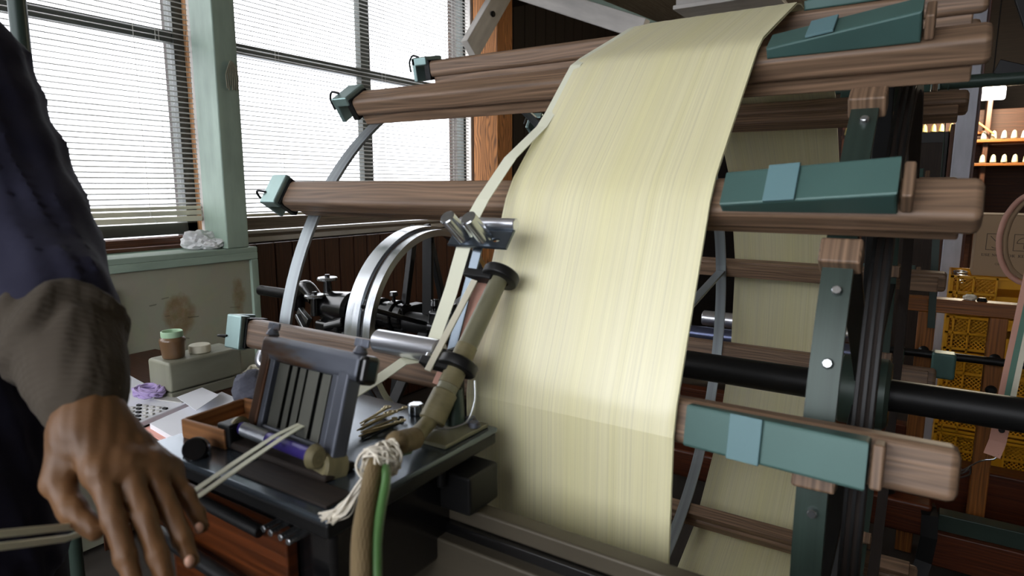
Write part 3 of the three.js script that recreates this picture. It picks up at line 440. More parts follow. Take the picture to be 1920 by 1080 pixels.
// ---- loose hook pins on the plate
for (let i = 0; i < 13; i++) {
  const t = i / 12, x = -0.612 - 0.030 * t + 0.006 * (hash(i, 1, 8) - 0.5), z = -0.598 - 0.035 * t, a = 0.35 + 0.5 * hash(i, 2, 8) * 0.7, L = 0.045 + 0.012 * hash(i, 3, 8), y = TY + 0.003 + 0.003 * (i % 3);
  const dx = 0.75 * (hash(i, 5, 8) - 0.35), p0 = [x + 0.004 * (hash(i, 6, 8) - 0.5), y, z + L / 2 + 0.008 * hash(i, 7, 8)], p1 = [x + dx * L, y + 0.004, z - L / 2];
  const u = thing('hook_pin', i === 12 ? 'dark iron hook pin lying under the pile of pale pins' : 'pale brass hook pin in the loose pile on the steel plate', 'hook pin', [0, 0, 0], 'hook pins on the plate');
  const m = i === 12 ? mIron : mBrass, q0 = i === 12 ? [-0.604, TY + 0.002, -0.565] : p0, q1 = i === 12 ? [-0.612, TY + 0.003, -0.645] : p1;
  mesh('pin_shank', [rod(q0, q1, 0.0012, 0.0018, 8)], m, u);
  const e = clean(new THREE.TorusGeometry(0.0032, 0.0013, 6, 14)); e.rotateX(Math.PI / 2); e.translate(q1[0], q1[1] + 0.001, q1[2] - 0.003); mesh('pin_eye', [e], m, u);
}
// ---- wooden tray and felt pouch left of the reed
{
  const u = thing('wooden_tray', 'open light wood tray beside the reed', 'tray', [-0.772, TY, -0.495]); u.rotation.y = 0.08;
  mesh('tray_base', [box(0.085, 0.004, 0.10, 0, 0.002, 0, 0.001)], mWoodTray, u);
  for (const s of [-1, 1]) { mesh('tray_side', [box(0.085, 0.024, 0.006, 0, 0.014, s * 0.048, 0.002)], mWoodTray, u); mesh('tray_side', [box(0.006, 0.024, 0.09, s * 0.041, 0.014, 0, 0.002)], mWoodTray, u); }
}

// ------------------------------------------------------------------ desk by the window
const DY = 0.73;
{
  const u = thing('work_desk', 'dark wooden work desk under the window', 'desk', [-1.945, 0, -1.01]);
  mesh('desktop', [box(1.05, 0.03, 0.52, 0, DY - 0.015, 0, 0.004, 'x')], mWoodDesk, u);
  for (const x of [-0.48, 0.48]) for (const z of [-0.22, 0.22]) mesh('leg', [box(0.05, DY - 0.03, 0.05, x, (DY - 0.03) / 2, z, 0.003)], mWoodDesk, u);
  mesh('apron', [box(0.03, 0.10, 0.44, 0.49, DY - 0.08, 0, 0.003)], mWoodDesk, u);
  mesh('apron', [box(0.94, 0.10, 0.03, 0, DY - 0.08, -0.23, 0.003)], mWoodDesk, u);
}
{
  const u = thing('instrument_case', 'grey enamel instrument case with a seam, carrying a jar and a cap', 'case', [-1.842, DY, -1.065]);
  mesh('case_lid', [box(0.116, 0.088, 0.232, 0, 0.077, 0, 0.009)], mGreyBox, u);
  mesh('case_base', [box(0.114, 0.032, 0.230, 0, 0.016, 0, 0.004)], mGreyBox, u);
  mesh('case_screw', [rod([0.056, 0.03, -0.09], [0.060, 0.03, -0.09], 0.003)], mIron, u);
}
{
  const u = thing('paste_jar', 'brown filled glass jar with a pale green rim on the grey case', 'jar', [-1.838, DY + 0.121, -0.995]);
  mesh('jar_body', [lathe([[0.0001, 0], [0.026, 0], [0.030, 0.004], [0.036, 0.052], [0.035, 0.058], [0.029, 0.064], [0.028, 0.066]], null, null, 32)], mat('brown jar filling', '#6d5237', 0.35, 0, { clearcoat: 0.5 }), u);
  mesh('jar_rim', [lathe([[0.026, 0.062], [0.030, 0.064], [0.030, 0.079], [0.028, 0.081], [0.025, 0.079], [0.025, 0.062]], null, null, 32)], mat('pale green rim', '#a9c9a6', 0.35), u);
  mesh('wire_clip', [tube([[-0.030, 0.066, 0.006], [-0.038, 0.060, 0.012], [-0.042, 0.052, 0.014], [-0.036, 0.048, 0.016], [-0.034, 0.062, 0.014]], 0.0016, 24, 6)], mSteel, u);
}
one('screw_cap', [(() => { const g = lathe([[0.0001, 0], [0.029, 0], [0.031, 0.003], [0.031, 0.021], [0.028, 0.024], [0.024, 0.0225], [0.0001, 0.0225]], null, null, 32); g.translate(-1.836, DY + 0.121, -1.075); return g; })()], mIvory, 'round ivory screw cap beside the jar on the grey case', 'cap');
function sheet(pts, y, t, m, name, label, cat, parent) {   // flat quad slab through four desk points
  const s = new THREE.Shape(pts.map(([x, z]) => new THREE.Vector2(x, -z))), g = new THREE.ExtrudeGeometry(s, { depth: t, bevelEnabled: false }); g.rotateX(-Math.PI / 2); g.translate(0, y, 0);
  return parent ? mesh(name, [clean(g)], m, parent) : one(name, [clean(g)], m, label, cat);
}
sheet([[-2.25, -1.04], [-1.89, -0.985], [-1.80, -0.80], [-2.16, -0.76]], DY, 0.002, mPaper, 'paper_sheet', 'large white sheet of paper under the yarn bundle', 'paper');
sheet([[-1.724, -0.932], [-1.747, -1.021], [-1.643, -1.008], [-1.576, -0.90]], 0.768, 0.001, mPaper, 'paper_sheet', 'small tilted white slip beside the notebook', 'paper');
{
  const u = thing('notebook', 'open white notebook with pink cover on the desk', 'notebook', [0, DY, 0]);
  sheet([[-1.655, -0.80], [-1.472, -0.778], [-1.628, -1.052], [-1.730, -1.07]], 0.0, 0.004, mPink, 'cover', '', '', u);
  sheet([[-1.64, -0.812], [-1.475, -0.792], [-1.632, -1.054], [-1.722, -1.066]], 0.004, 0.014, mPaper, 'pages', '', '', u);
}
{
  const u = thing('desk_calculator', 'white desk calculator with rows of dark keys', 'calculator', [-1.752, DY + 0.003, -0.875]); u.rotation.y = 0.28;
  mesh('calculator_body', [box(0.125, 0.016, 0.20, 0, 0.008, 0, 0.004)], mPaper, u);
  for (let r = 0; r < 5; r++) for (let c = 0; c < 5; c++) mesh('key', [box(0.014, 0.006, 0.009, -0.045 + c * 0.0225, 0.018, 0.085 - r * 0.022, 0.002)], (r + c) % 4 ? mSlatWhite : mIron, u);
  mesh('display', [box(0.10, 0.004, 0.03, 0, 0.017, -0.07, 0.001)], mSlatWhite, u);
}
{
  const g = []; for (let i = 0; i < 22; i++) { const pts = []; for (let k = 0; k < 7; k++) { const a = k * 0.9 + i * 0.7, r = 0.018 + 0.024 * hash(i, k, 5); pts.push([-1.853 + r * Math.cos(a) * 1.3, DY + 0.026 + 0.022 * hash(i, k, 6), -0.925 + r * Math.sin(a)]); } g.push(tube(pts, 0.0036, 40, 6, true)); }
  one('yarn_bundle', g, mat('violet yarn', '#b3a0cf', 0.85), 'tangled violet yarn bundle on the papers', 'yarn');
}
{
  const g = []; for (let i = 0; i < 4; i++) g.push(tube([[-1.84 + 0.02 * i, DY + 0.012 + 0.008 * i, -1.19], [-1.80, DY + 0.016 + 0.01 * i, -1.21 - 0.005 * i], [-1.72, DY + 0.02 + 0.012 * i, -1.225], [-1.64 - 0.02 * i, DY + 0.05 + 0.01 * i, -1.24]], 0.006, 24, 8));
  one('cable_bundle', g, mIvory, 'looped pale cables behind the grey case', 'cable');
}
{
  const u = thing('motor', 'black rounded motor with bright pipe ends behind the reed', 'motor', [-1.60, DY, -1.215]);
  mesh('motor_body', [rod([-0.06, 0.055, 0], [0.10, 0.055, 0], 0.045, 0.045, 24, 0.012)], mBlack, u);
  mesh('motor_pipe', [tube([[-0.06, 0.06, 0.02], [-0.10, 0.085, 0.03], [-0.09, 0.12, 0.02], [-0.04, 0.13, 0.0]], 0.016, 20, 12)], mChrome, u);
  mesh('motor_foot', [box(0.14, 0.012, 0.09, 0.02, 0.006, 0, 0.003)], mIron, u);
}
// crumpled plastic bag on the ledge
function lump(cx, cy, cz, rx, ry, rz, amp, s, det = 4) { const g = new THREE.IcosahedronGeometry(1, det), p = g.attributes.position; for (let i = 0; i < p.count; i++) { const x = p.getX(i), y = p.getY(i), z = p.getZ(i); const n = fbm((x + 2) / 4, (y * 0.7 + z * 0.5 + 2) / 4, 9, 9, 4, s) - 0.5 + 0.7 * Math.abs(fbm((z + 2) / 4, (x - y + 3) / 6, 12, 12, 2, s + 7) - 0.5); const k = 1 + amp * n; p.setXYZ(i, cx + x * rx * k, Math.max(cy, cy + ry * 0.8 + y * ry * k), cz + z * rz * k); } g.computeVertexNormals(); return clean(g); }
one('plastic_bag', [lump(-2.615, 1.086, -1.565, 0.05, 0.04, 0.065, 1.1, 3), lump(-2.57, 1.086, -1.60, 0.045, 0.022, 0.05, 1.1, 13)], mat('white film', '#dcdcdc', 0.4), 'crumpled white plastic bag on the green ledge', 'bag');
one('felt_pouch', [lump(-0.835, TY + 0.004, -0.565, 0.034, 0.030, 0.024, 0.6, 23)], mCloth, 'grey felt pouch lying behind the wooden tray', 'pouch');
one('hardboard_sheet', [beam([-2.49, 0.0, -1.08], [-2.49, 0.98, -1.10], 0.10, 0.008, 0.001, V(1, 0, 0))], mWoodDesk, 'narrow brown hardboard strip leaning on the stained panel', 'board');
one('thread_tassel', Array.from({ length: 7 }, (_, i) => tube([[-2.49, 1.86, -1.685], [-2.485, 1.845, -1.685 + 0.004 * (i - 3)], [-2.487, 1.80, -1.685 + 0.009 * (i - 3)], [-2.488, 1.74 + 0.02 * hash(i, 1, 2), -1.685 + 0.008 * (i - 3)]], 0.0028, 14, 6)), mat('faded thread', '#8d8a78', 0.9), 'faded thread tassel hanging on the green post', 'tassel');
one('green_pole', [rod([-1.90, 0, -0.71], [-1.56, 3.0, -0.60], 0.0175, 0.0175, 18)], mDarkGreen, 'slim dark green pole rising behind the operator', 'pole');
// ------------------------------------------------------------------ beaming stand behind the drum
{
  const u = thing('beaming_stand', 'varnished timber beaming stand with black bolts and steel rollers', 'stand', [0, 0, 0]);
  mesh('top_beam', [span(-0.066, 0.75, 0.913, 0.962, -2.73, -2.67, 0.004)], mWoodOrange, u);
  for (const [x0, x1] of [[-0.02, 0.034], [0.186, 0.236], [0.60, 0.66]]) { const p = mesh('post', [span(x0, x1, 0, 0.913, -2.735, -2.665, 0.004)], mWoodOrange, u); for (const y of [0.775, 0.665]) mesh('bolt', [rod([(x0 + x1) / 2, y, -2.665], [(x0 + x1) / 2, y, -2.652], 0.017, 0.013, 16, 0.004)], mIron, p); }
  mesh('beam_bolt', [rod([0.16, 0.962, -2.70], [0.16, 0.974, -2.70], 0.016, 0.012, 14)], mIron, u);
  mesh('roller_shaft', [rod([-0.13, 0.772, -2.62], [0.72, 0.778, -2.62], 0.0135, 0.0135, 16)], mIron, u);
  for (const x of [-0.064, 0.068]) mesh('bearing_bracket', [box(x < 0 ? 0.03 : 0.07, 0.09, 0.06, x, 0.742, -2.62, 0.008)], mTeal, u);
  mesh('upper_roller', [rod([-0.79, 0.797, -2.70], [-0.105, 0.797, -2.70], 0.032, 0.032, 28, 0.003)], mChrome, u);
  mesh('lower_roller', [rod([-0.95, 0.742, -2.62], [-0.105, 0.742, -2.62], 0.034, 0.034, 28, 0.003)], mat('blued steel', '#6f7796', 0.3, 0.9), u);
  mesh('sill_timber', [span(-1.1, 0.08, 0.13, 0.25, -2.66, -2.55, 0.012)], mWoodRed, u);
  mesh('back_timber', [span(-1.1, 0.9, 0.10, 0.30, -2.95, -2.85, 0.008)], mWoodRed, u);
  mesh('sill_bolt', [rod([-0.063, 0.25, -2.60], [-0.063, 0.27, -2.60], 0.03, 0.02, 16)], mIron, u);
  mesh('iron_bar', [span(0.10, 0.75, 0.165, 0.226, -2.62, -2.56, 0.004)], mDarkGreen, u);
  mesh('lower_timber', [span(0.08, 0.8, 0.04, 0.165, -2.66, -2.54, 0.006)], mWoodRed, u);
  mesh('cross_rail', [span(-1.0, -0.02, 0.40, 0.47, -2.78, -2.72, 0.004)], mWoodRed, u);
}
one('leather_strap', [strip([[0.055, 0.20, -2.64], [0.062, 0.232, -2.63], [0.068, 0.236, -2.58], [0.075, 0.225, -2.53], [0.078, 0.15, -2.52], [0.07, 0.06, -2.515], [0.06, 0.012, -2.50]], [[1, 0, 0]], 0.05, 0.004)], mIron, 'dark leather strap slung over the low timber end', 'strap');
one('waste_tuft', [lump(0.125, 0.962, -2.70, 0.02, 0.011, 0.018, 1.0, 33, 3)], mWhiteYarn, 'white tuft of waste yarn on the timber beam', 'yarn');
one('hanging_flat_bar', [strip([[0.008, 1.24, -2.60], [0.012, 1.12, -2.60], [0.022, 0.87, -2.60]], [[1, 0, 0]], 0.022, 0.006), rod([0.008, 1.23, -2.60], [0.0, 1.735, -2.98], 0.002, 0.002, 6)], mDarkGreen, 'green flat bar hung in front of the timber beam', 'bar');
// brake belt with leather end and wire turnbuckle
{
  const u = thing('brake_belt', 'pink and green striped belt ending in a riveted leather tab with a wire hook', 'belt', [0, 0, 0]);
  const path = [[0.205, 1.45, -1.80], [0.192, 1.16, -1.80], [0.178, 0.96, -1.80], [0.168, 0.80, -1.80]];
  for (const [o, w, m] of [[-0.011, 0.010, mPinkStrap], [0.0, 0.010, mGreenWeb], [0.011, 0.010, mIvory]]) mesh('belt_stripe', [strip(path.map(([x, y, z]) => [x + o, y, z]), [[1, 0, 0]], 0.0108, 0.005)], m, u);
  const t = mesh('leather_tab', [strip([[0.169, 0.815, -1.794], [0.166, 0.77, -1.794], [0.158, 0.735, -1.79]], [[1, 0.1, 0]], 0.032, 0.005)], mPinkStrap, u); mesh('rivet', [rod([0.170, 0.80, -1.792], [0.170, 0.80, -1.785], 0.006)], mIron, t);
  mesh('wire_hook', [tube([[0.170, 0.742, -1.79], [0.165, 0.728, -1.79], [0.148, 0.718, -1.80], [0.138, 0.70, -1.83], [0.128, 0.66, -1.9], [0.112, 0.60, -2.0]], 0.002, 30, 6), tube([[0.128, 0.66, -1.9], [0.120, 0.63, -1.93], [0.100, 0.58, -2.02], [0.090, 0.56, -2.06]], 0.0022, 20, 6), tube([[0.128, 0.66, -1.9], [0.132, 0.62, -1.95], [0.118, 0.575, -2.03], [0.108, 0.555, -2.07]], 0.0022, 20, 6)], mSteel, u);
  mesh('belt_hanger', [rod([0.205, 1.44, -1.80], [0.215, 2.98, -1.80], 0.004, 0.004, 8)], mIron, u);
}
{
  const pts = (o) => Array.from({ length: 14 }, (_, i) => { const a = i / 14 * 6.283; return [0.228 + (0.076 + o) * Math.cos(a), 1.213 + (0.125 + o) * Math.sin(a), -2.2 + 0.02 * Math.sin(a)]; });
  const u = thing('cable_loop', 'loop of brown round belt hanging in front of the carton', 'belt', [0, 0, 0]);
  mesh('loop_strand', [tube(pts(0), 0.007, 60, 10, true)], mPinkStrap, u); mesh('loop_strand', [tube(pts(-0.014), 0.006, 60, 10, true)], mCard, u);
  mesh('loop_hanger', [rod([0.228, 1.335, -2.2], [0.228, 2.98, -2.2], 0.003, 0.003, 8)], mIron, u);
}
// overhead pipe with its hangers
{
  const u = thing('overhead_pipe', 'dark overhead pipe with clamps crossing behind the drum', 'pipe', [0, 0, 0]);
  mesh('pipe', [rod([-0.43, 1.735, -3.0], [-0.10, 1.735, -3.0], 0.014, 0.014, 16), rod([-0.06, 1.735, -3.0], [1.4, 1.735, -3.0], 0.024, 0.024, 18)], mDarkGreen, u);
  for (const x of [-0.112, -0.04]) mesh('pipe_clamp', [box(0.035, 0.055, 0.06, x, 1.735, -3.0, 0.005)], mDarkGreen, u);
  mesh('clamp_wood', [box(0.04, 0.05, 0.05, -0.076, 1.735, -3.0, 0.004)], mWoodSlat, u);
  mesh('bracket', [beam([0.14, 1.78, -3.0], [0.28, 1.73, -3.0], 0.05, 0.03), beam([0.12, 2.2, -3.0], [0.28, 1.76, -3.0], 0.04, 0.03)], mIron, u);
  for (const x of [-0.40, 0.6, 1.3]) mesh('hanger_rod', [rod([x, 1.735, -3.0], [x, 3.0, -3.0], 0.006, 0.006, 8)], mIron, u);
}
// white pillar, and a dark cupboard put in where there is only darkness
{
  const p = struct('trim_10', [span(0.047, 0.128, 0, 3.0, -4.06, -3.98, 0.004, 'y')], mPillar, 'white painted slender pillar', 'post');
  mesh('wooden_edge', [span(0.1285, 0.142, 0, 2.6, -4.03, -4.005, 0.002, 'y')], mWoodRed, p);
  const c = thing('dark_fill_cupboard', 'tall dark cupboard put in for the unlit gap, with a brown side board', 'cupboard', [-0.17, 0, -4.7]);
  mesh('cupboard_body', [box(0.40, 1.66, 0.40, 0, 0.83, 0, 0.006)], mIron, c); mesh('side_board', [box(0.02, 1.70, 0.42, 0.212, 0.85, 0, 0.004)], mWoodDark, c); mesh('cupboard_door', [box(0.36, 1.50, 0.015, 0, 0.85, 0.208, 0.004)], mWoodBlack, c);
}
// yellow crates
{
  const cw = 0.45, ch = 0.186, cd = 0.33, lat = (w, h) => { const g = [], n = Math.round(w / 0.016), bar = (x0, y0, x1, y1) => g.push(beam([x0, y0, 0], [x1, y1, 0], 0.0042, 0.004, 0)); const m = Math.round((w + h) / 0.0165);
    for (let i = 0; i <= m; i++) { const c = i * (w + h) / m; let a = [Math.max(0, c - h), Math.min(c, h)], b = [Math.min(c, w), Math.max(0, c - w)]; if (Math.hypot(a[0] - b[0], a[1] - b[1]) > 0.006) { bar(a[0], a[1], b[0], b[1]); bar(w - a[0], a[1], w - b[0], b[1]); } } return join(g); };
  const G = lat(0.078, 0.062), bars = [];
  const hb = (x0, x1, y) => span(x0, x1, y - 0.006, y + 0.006, -0.006, 0.008, 0.001), vb = (x, w = 0.008) => span(x - w / 2, x + w / 2, 0, ch, -0.006, 0.008, 0.001);
  const frame = join([hb(-cw / 2, cw / 2, ch - 0.007), hb(-cw / 2, cw / 2, 0.008), vb(-cw / 2 + 0.007, 0.014), vb(-cw / 2 + 0.03), vb(-0.135), vb(-0.05), vb(0.05), vb(0.135), vb(cw / 2 - 0.03), vb(cw / 2 - 0.007, 0.014), hb(-cw / 2, -0.05, 0.105), hb(0.05, cw / 2, 0.105), hb(-cw / 2, -0.05, 0.030), hb(0.05, cw / 2, 0.03)]);
  const handle = join([span(-0.05, 0.05, 0.012, 0.10, -0.005, 0.003, 0.001), span(-0.05, 0.05, 0.135, ch - 0.013, -0.005, 0.003, 0.001)]);
  const tub = join([span(-cw / 2, cw / 2, 0, 0.006, -cd, 0, 0.001), span(-cw / 2, cw / 2, 0.006, ch, -cd, -cd + 0.006, 0.001), span(-cw / 2, -cw / 2 + 0.006, 0.006, ch, -cd, 0, 0.001), span(cw / 2 - 0.006, cw / 2, 0.006, ch, -cd, 0, 0.001)]);
  const ord = ['topmost, under the carton', 'second from the top', 'middle one', 'second from the floor', 'lowest, on the floor'];
  for (const [X, tops, where] of [[0.31, 5, 'in the stack holding the carton'], [0.785, 4, 'in the stack beside the carton stack']]) for (let k = 0; k < tops; k++) {
    const u = thing('plastic_crate', `yellow lattice plastic crate ${where}, ${tops === 5 ? ord[k] : ['topmost', 'second from its top', 'second from the floor', 'lowest'][k]}`, 'crate', [X, (tops - 1 - k) * 0.189 + 0.004, -3.6], 'yellow crates');
    mesh('crate_frame', [frame.clone()], mYellow, u); mesh('handle_panel', [handle.clone()], mYellow, u); mesh('crate_tub', [tub.clone()], mYellow, u);
    for (const x of [-0.2165, -0.131, 0.053, 0.139]) for (const y of [0.035, 0.112]) { const o = mesh('lattice', [G], mYellow, u); o.position.set(x, y, 0.001); }
  }
  const cc = document.createElement('canvas'); cc.width = 512; cc.height = 416; const c = cc.getContext('2d'); c.fillStyle = '#a58a6c'; c.fillRect(0, 0, 512, 416); c.strokeStyle = '#4c4036'; c.fillStyle = '#4c4036'; c.lineWidth = 4;
  for (const x of [60, 210, 360]) c.strokeRect(x, 125, 110, 110);
  c.beginPath(); c.moveTo(80, 140); c.lineTo(150, 220); c.stroke(); c.beginPath(); c.arc(112, 195, 28, 0.2, 2.4); c.stroke();
  c.beginPath(); c.arc(265, 185, 38, Math.PI, 0); c.closePath(); c.stroke(); c.beginPath(); c.moveTo(265, 185); c.lineTo(265, 222); c.stroke();
  c.beginPath(); c.moveTo(395, 220); c.lineTo(395, 150); c.lineTo(380, 170); c.moveTo(395, 150); c.lineTo(410, 170); c.stroke();
  c.font = 'bold 26px serif'; c.fillText('USE NO HOOK  KEEP DRY', 38, 280); c.font = '22px serif'; c.fillText('OK', 120, 340);
  const tc = new THREE.CanvasTexture(cc); tc.colorSpace = THREE.SRGBColorSpace;
  const u = thing('cardboard_carton', 'brown printed cardboard carton standing on the topmost yellow crate', 'carton', [0.335, 0.948, -3.74]);
  const fg = new THREE.BoxGeometry(0.34, 0.275, 0.24); fg.translate(0, 0.1375, 0);
  mesh('carton_body', [clean(fg)], mCard, u); const fp = new THREE.PlaneGeometry(0.338, 0.273); fp.translate(0, 0.1375, 0.1206); mesh('printed_face', [clean(fp)], mat('printed cardboard', '#ffffff', 0.85, 0, { map: tc }), u);
  mesh('carton_flap', [span(-0.165, 0.165, 0.275, 0.279, 0.005, 0.12, 0.001)], mCard, u); mesh('carton_flap', [span(-0.165, 0.165, 0.275, 0.279, -0.12, -0.005, 0.001)], mCard, u);
  const co = []; for (let i = 0; i < 5; i++) co.push(tube(Array.from({ length: 10 }, (_, k) => { const a = k / 10 * 6.283; return [0.125 + 0.026 * Math.cos(a), 0.90 + i * 0.012, -3.72 + 0.05 * Math.sin(a)]; }), 0.004, 30, 6, true));
  one('wire_coil', co, mSteel, 'coil of grey wire inside the topmost crate', 'wire');
}
// lit yarn racks at the far end of the workshop
{
  const r = thing('yarn_rack', 'dark wooden yarn rack with rods at the far wall, under the lit lamp', 'rack', [0.35, 0, -5.6]);
  mesh('rack_back', [box(1.9, 1.9, 0.03, -0.2, 0.95, -0.30, 0.003)], mWoodDark, r);
  for (const y of [1.50, 1.66]) mesh('rack_shelf', [box(0.8, 0.02, 0.30, 0.18, y, -0.1, 0.003)], mWoodOrange, r);
  mesh('rack_shelf', [box(0.9, 0.02, 0.22, -0.55, 1.72, -0.1, 0.003)], mWoodOrange, r);
  for (const x of [-0.98, -0.10, 0.60]) mesh('rack_upright', [box(0.03, 2.0, 0.30, x, 1.0, -0.13, 0.003)], mWoodDark, r);
  mesh('rack_brace', [beam([-0.20, 1.82, 0.06], [-0.06, 1.70, 0.06], 0.012, 0.012)], mWoodRaw, r);
  const cone = lathe([[0.0001, 0], [0.016, 0], [0.018, 0.006], [0.012, 0.045], [0.004, 0.055], [0.0001, 0.055]], null, null, 12), yarnM = [mat('cream yarn', '#d9d2b0', 0.7), mat('grey yarn', '#a9aca4', 0.7), mat('straw yarn', '#c9b878', 0.7)];
  const spool = (x, y, z, label, m) => { const o = one('yarn_cone', [cone], m, label, 'yarn cone', 'yarn cones on the far rack'); o.position.set(x, y, z); };
  for (let i = 0; i < 26; i++) spool(-0.62 + (i % 13) * 0.055 + 0.01 * hash(i, 1, 3), 1.732, -5.56 - 0.07 * Math.floor(i / 13), 'small straw coloured yarn cone on the shelf above the dark cupboard', yarnM[2]);
  for (let i = 0; i < 12; i++) spool(0.18 + i * 0.055, 1.672, -5.56 - 0.03 * hash(i, 2, 3), 'small pale yarn cone on the upper lit shelf', yarnM[i % 2]);
  for (let i = 0; i < 9; i++) spool(0.18 + i * 0.06, 1.512, -5.56 - 0.03 * hash(i, 4, 3), 'small cream yarn cone on the lower lit shelf', yarnM[0]);
  const l = thing('strip_lamp', 'glowing white strip lamp over the far yarn rack', 'lamp', [0.235, 1.945, -5.30]);
  mesh('lamp_tube', [rod([-0.075, 0, 0], [0.075, 0, 0], 0.042, 0.042, 18)], mat('lamp glow', '#ffffff', 0.5, 0, { emissive: new THREE.Color(1, 0.97, 0.9), emissiveIntensity: 3 }), l);
  mesh('lamp_reflector', [box(0.40, 0.02, 0.12, 0.10, 0.06, 0, 0.004)], mWhitePaint, l); mesh('lamp_chain', [rod([0, 0.07, 0], [0, 1.05, 0], 0.004, 0.004, 6)], mIron, l);
  const pl = new THREE.PointLight(0xffefd0, 1.6); pl.position.set(0, 0, 0); pl.castShadow = true; pl.shadow.radius = 2; l.add(pl);
}

// ------------------------------------------------------------------ the operator
function field(bones, k, extra) {   // smooth union of tapered capsules
  const B = bones.map(([a, b, ra, rb]) => ({ a, b, ra, rb: rb ?? ra, d: [b[0] - a[0], b[1] - a[1], b[2] - a[2]] })); for (const q of B) q.l = q.d[0] ** 2 + q.d[1] ** 2 + q.d[2] ** 2 + 1e-12;
  return (x, y, z) => { let s = 1e3; for (const q of B) { const px = x - q.a[0], py = y - q.a[1], pz = z - q.a[2]; let t = (px * q.d[0] + py * q.d[1] + pz * q.d[2]) / q.l; t = t < 0 ? 0 : t > 1 ? 1 : t; const dx = px - q.d[0] * t, dy = py - q.d[1] * t, dz = pz - q.d[2] * t; const d = Math.sqrt(dx * dx + dy * dy + dz * dz) - (q.ra + (q.rb - q.ra) * t); const h = Math.max(k - Math.abs(s - d), 0) / k; s = Math.min(s, d) - h * h * k * 0.25; } return extra ? extra(x, y, z, s) : s; };
}
function nets(f, lo, hi, c) {   // surface nets
  const n = [0, 1, 2].map((i) => Math.ceil((hi[i] - lo[i]) / c) + 1), [nx, ny, nz] = n, F = new Float32Array(nx * ny * nz), id = (i, j, k) => i + nx * (j + ny * k);
  for (let k = 0; k < nz; k++) for (let j = 0; j < ny; j++) for (let i = 0; i < nx; i++) F[id(i, j, k)] = f(lo[0] + i * c, lo[1] + j * c, lo[2] + k * c);
  const vi = new Int32Array(nx * ny * nz).fill(-1), pos = [], idx = [];
  for (let k = 0; k < nz - 1; k++) for (let j = 0; j < ny - 1; j++) for (let i = 0; i < nx - 1; i++) {
    const v = []; let m = 0; for (let q = 0; q < 8; q++) { const w = F[id(i + (q & 1), j + ((q >> 1) & 1), k + (q >> 2))]; v.push(w); if (w < 0) m++; } if (m === 0 || m === 8) continue;
    let X = 0, Y = 0, Z = 0, e = 0; for (let q = 0; q < 8; q++) for (const b of [1, 2, 4]) if (!(q & b)) { const r = q | b; if ((v[q] < 0) !== (v[r] < 0)) { const t = v[q] / (v[q] - v[r]); X += (q & 1) + (b === 1 ? t : 0); Y += ((q >> 1) & 1) + (b === 2 ? t : 0); Z += (q >> 2) + (b === 4 ? t : 0); e++; } }
    vi[id(i, j, k)] = pos.length / 3; pos.push(lo[0] + (i + X / e) * c, lo[1] + (j + Y / e) * c, lo[2] + (k + Z / e) * c);
  }
  const quad = (a, b, d, e, flip) => { if (a < 0 || b < 0 || d < 0 || e < 0) return; flip ? idx.push(a, d, b, a, e, d) : idx.push(a, b, d, a, d, e); };
  for (let k = 1; k < nz - 1; k++) for (let j = 1; j < ny - 1; j++) for (let i = 1; i < nx - 1; i++) { const s = F[id(i, j, k)] < 0;
    if (s !== F[id(i + 1, j, k)] < 0) quad(vi[id(i, j - 1, k - 1)], vi[id(i, j, k - 1)], vi[id(i, j, k)], vi[id(i, j - 1, k)], !s);
    if (s !== F[id(i, j + 1, k)] < 0) quad(vi[id(i - 1, j, k - 1)], vi[id(i - 1, j, k)], vi[id(i, j, k)], vi[id(i, j, k - 1)], !s);
    if (s !== F[id(i, j, k + 1)] < 0) quad(vi[id(i - 1, j - 1, k)], vi[id(i, j - 1, k)], vi[id(i, j, k)], vi[id(i - 1, j, k)], !s); }
  const g = new THREE.BufferGeometry(); g.setAttribute('position', new THREE.Float32BufferAttribute(pos, 3)); g.setIndex(idx); g.computeVertexNormals();
  const uv = new Float32Array(pos.length / 3 * 2); for (let i = 0; i < pos.length / 3; i++) { uv[2 * i] = (pos[3 * i] + pos[3 * i + 2]) * 6; uv[2 * i + 1] = pos[3 * i + 1] * 6; } g.setAttribute('uv', new THREE.BufferAttribute(uv, 2)); return g;
}
